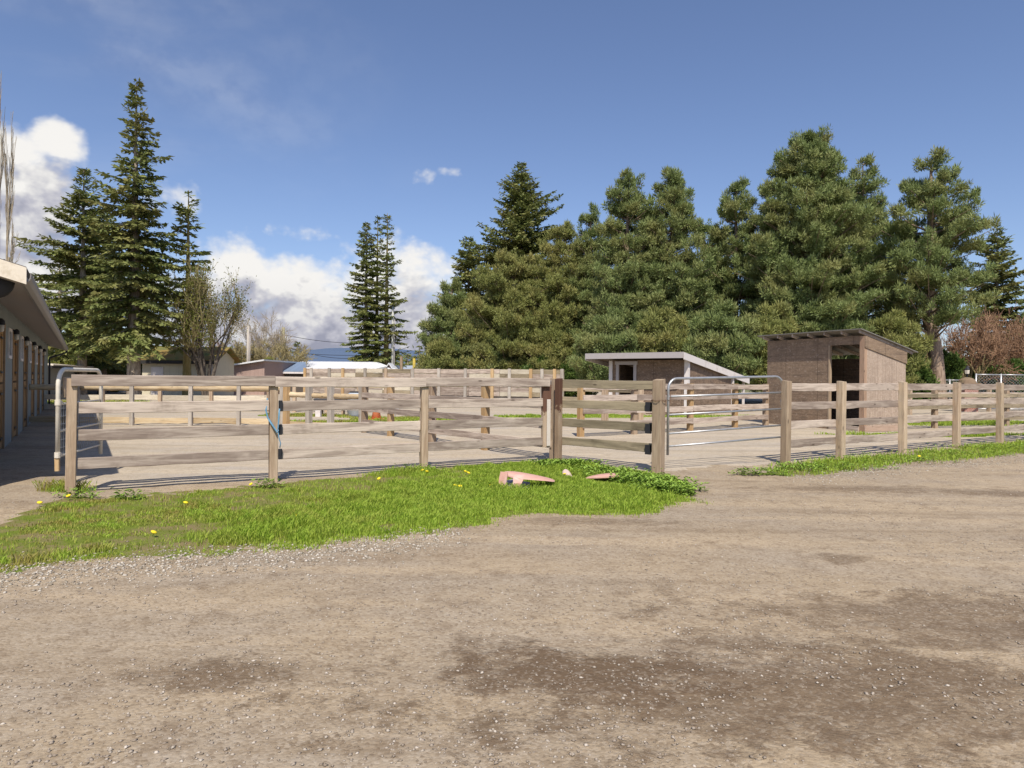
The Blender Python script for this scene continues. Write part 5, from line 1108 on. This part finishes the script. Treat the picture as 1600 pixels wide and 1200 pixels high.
crown_tree(1468, YT, [(240, 8), (255, 24), (285, 44), (310, 60), (335, 82), (365, 78), (400, 74), (430, 92), (460, 88), (490, 70), (503, 36)], 'separate pine with a bare leaning trunk, right of the group', 22, nlobe=92, npuff=11, lobe=.66, group=G, trunk_r=.42, path=[(0, 0), (zat(1468, 540, YT), xm(1461, 540)), (zat(1450, 500, YT), xm(1451, 500)), (zat(1450, 440, YT), xm(1453, 440)), (zat(1450, 240, YT), xm(1455, 240))])
fir(1556, 52, [(356, 4), (380, 18), (405, 32), (435, 44), (470, 52), (520, 46), (575, 46)], 'brownish fir behind the separate leaning pine', 23, dens=1.1, droop=.1, group=G)
crown_tree(1625, 50, [(470, 10), (490, 30), (530, 40), (585, 40)], 'dark evergreen at the right edge of the photo', 24, nlobe=60, group=G)
crown_tree(1395, 50, [(470, 10), (490, 28), (510, 36), (530, 50), (585, 50)], 'pine in the gap behind the taller shed and the leaning trunk', 25, nlobe=80, group=G)
for a in ((1098, 47, [(350, 10), (375, 30), (420, 45), (480, 50), (585, 50)], 'dark pine filling the gap right of the twin tops', 26, 90), (1200, 46, [(325, 8), (350, 26), (400, 40), (470, 48), (585, 50)], 'dark pine behind the left shoulder of the highest pine', 27, 90), (1010, 48, [(330, 8), (360, 25), (420, 40), (500, 48), (585, 50)], 'dark pine between the twin rounded tops', 28, 80)):
    crown_tree(*a[:5], nlobe=a[5], group=G)
# fill low behind sheds
k = 0
for px, yt, wpx, lb in ((690, 535, 42, 'leftmost of the low pines in front of the group'), (760, 505, 55, 'low pine under the olive pine, above the arena wall'), (860, 500, 60, 'low pine left of the white trimmed shelter'), (950, 505, 55, 'low pine rising right behind the white trimmed shelter door'), (1035, 490, 55, 'low pine behind the middle of the shelter roof'), (1125, 480, 60, 'low pine above the low end of the shelter roof'), (1205, 485, 50, 'low pine behind the left edge of the taller shed'), (1310, 480, 60, 'low pine directly behind the taller shed roof'), (1395, 495, 45, 'low pine right of the taller shed roof')):
    k += 1; crown_tree(px, (36.5 if px > 900 else 47) + (k % 3) * .7, [(yt, 8), (yt + 15, wpx * .6), (yt + 45, wpx), (585, wpx), (596, wpx * .8)], lb, 60 + k, nlobe=110, npuff=12, mat=PINO if k % 2 else PINM, group='low pines at the foot of the group', lobe=.65)
# bushes
for k, (px, Y, yt, wpx, lb, mt) in enumerate(((1432, 36, 560, 22, 'glossy dark bush just right of the taller shed', BUSHM), (1480, 40, 556, 26, 'glossy bush right behind the leaning pine trunk', BUSHM), (1585, 42, 572, 40, 'low hedge in front of the tan roofed house', BUSHM), (1530, 44, 575, 26, 'low bush behind the left end of the taller chain link fence', BUSHM), (905, 44, 560, 30, 'leafy bush left of the white trimmed shelter', BUSHM), (840, 45.5, 565, 34, 'leafy bush behind the right end of the arena wall', BUSHM), (112, 50, 545, 30, 'yellow green bush behind the storage shed roof', BUSHY), (160, 54, 550, 34, 'yellow green bush left of the cream outbuilding', BUSHY), (352, 56, 558, 14, 'dark green bush at the right end of the cream outbuilding', BUSHM), (420, 53, 563, 14, 'olive bush between the pink barn and the blue roofed lean-to', BUSHY))):
    bush(px, Y, yt, wpx, lb, 80 + k, mt, n=36 if wpx > 20 else 18)
# bare trees
bare(322, 40, 398, 'many stemmed bare tree with first leaves in front of the cream outbuilding', 31, wpx=58, stems=7, mat=TWIGD, tmat=TWIGY, r0=.12, depth=4, spread=.5, leafm=BUSHY, leafn=9000, up=.7, thin=.010)
bare(402, 66, 478, 'pinkish bare tree behind the pale utility pole', 32, wpx=42, stems=5, mat=TWIG, tmat=TWIG, depth=4, up=.5, thin=.012)
bare(432, 62, 520, 'olive bare tree rising behind the pink barn', 33, wpx=52, stems=7, mat=TWIGY, tmat=TWIGY, depth=4, up=.4, thin=.016)
bare(375, 60, 528, 'bushy olive bare tree left of the pale utility pole', 34, wpx=36, stems=7, mat=TWIGY, tmat=TWIGY, depth=4, up=.4, thin=.016)
bare(348, 72, 528, 'dark red bare tree right of the cream outbuilding', 35, wpx=24, stems=5, mat=TWIGR, tmat=TWIGR, depth=4, up=.4, thin=.02)
bare(1522, 43, 480, 'large reddish brown bare tree behind the brick pillar', 36, wpx=58, stems=8, mat=TWIGY, tmat=TWIGR, depth=4, up=.35, thin=.014, spread=.65)
bare(1580, 46, 470, 'dark reddish bare tree at the right edge', 37, wpx=54, stems=8, mat=TWIGR, tmat=TWIGR, depth=4, up=.35, thin=.015, spread=.65)
bare(3, 60, 84, 'tall thin bare poplar at the left edge above the stable roof', 38, wpx=24, stems=2, mat=TWIG, tmat=TWIG, r0=.16, depth=4, up=1.2, spread=.32, thin=.014)
bare(12, 66, 330, 'pinkish bare tree top right of the poplar above the stable roof', 39, wpx=22, stems=3, mat=TWIG, tmat=TWIG, depth=4, up=.8, spread=.4, thin=.014)
# far tree belt that closes the horizon
r = np.random.default_rng(5); kx = 0
V_ = []; 
def belt():
    Ps = []; Ds = []; Ws = []
    for i in range(900):
        a = r.uniform(-1.05, 1.05); d = r.uniform(150, 190)
        if -.36 < a < -.20 : hh = r.uniform(1, 3)
        else: hh = r.uniform(5, 9)
        n = 90; p = np.stack([sin(a) * d + r.normal(0, 2.2, n), cos(a) * d + r.normal(0, 2.2, n), r.random(n) ** 1.2 * hh], 1); D = r.normal(size=(n, 3)) * .55; D[:, 2] = np.abs(D[:, 2]) * .6
        Ps.append(p); Ds.append(D); Ws.append(rnd_perp(D, r) * .22)
    V_, Fa = kites(np.concatenate(Ps), np.concatenate(Ds), np.concatenate(Ws)); return mesh_np('tree_belt', V_, Fa)
stuff(link('distant_woodland', belt(), FIRM), 'dark distant woodland low on the horizon behind the buildings', 'woodland')
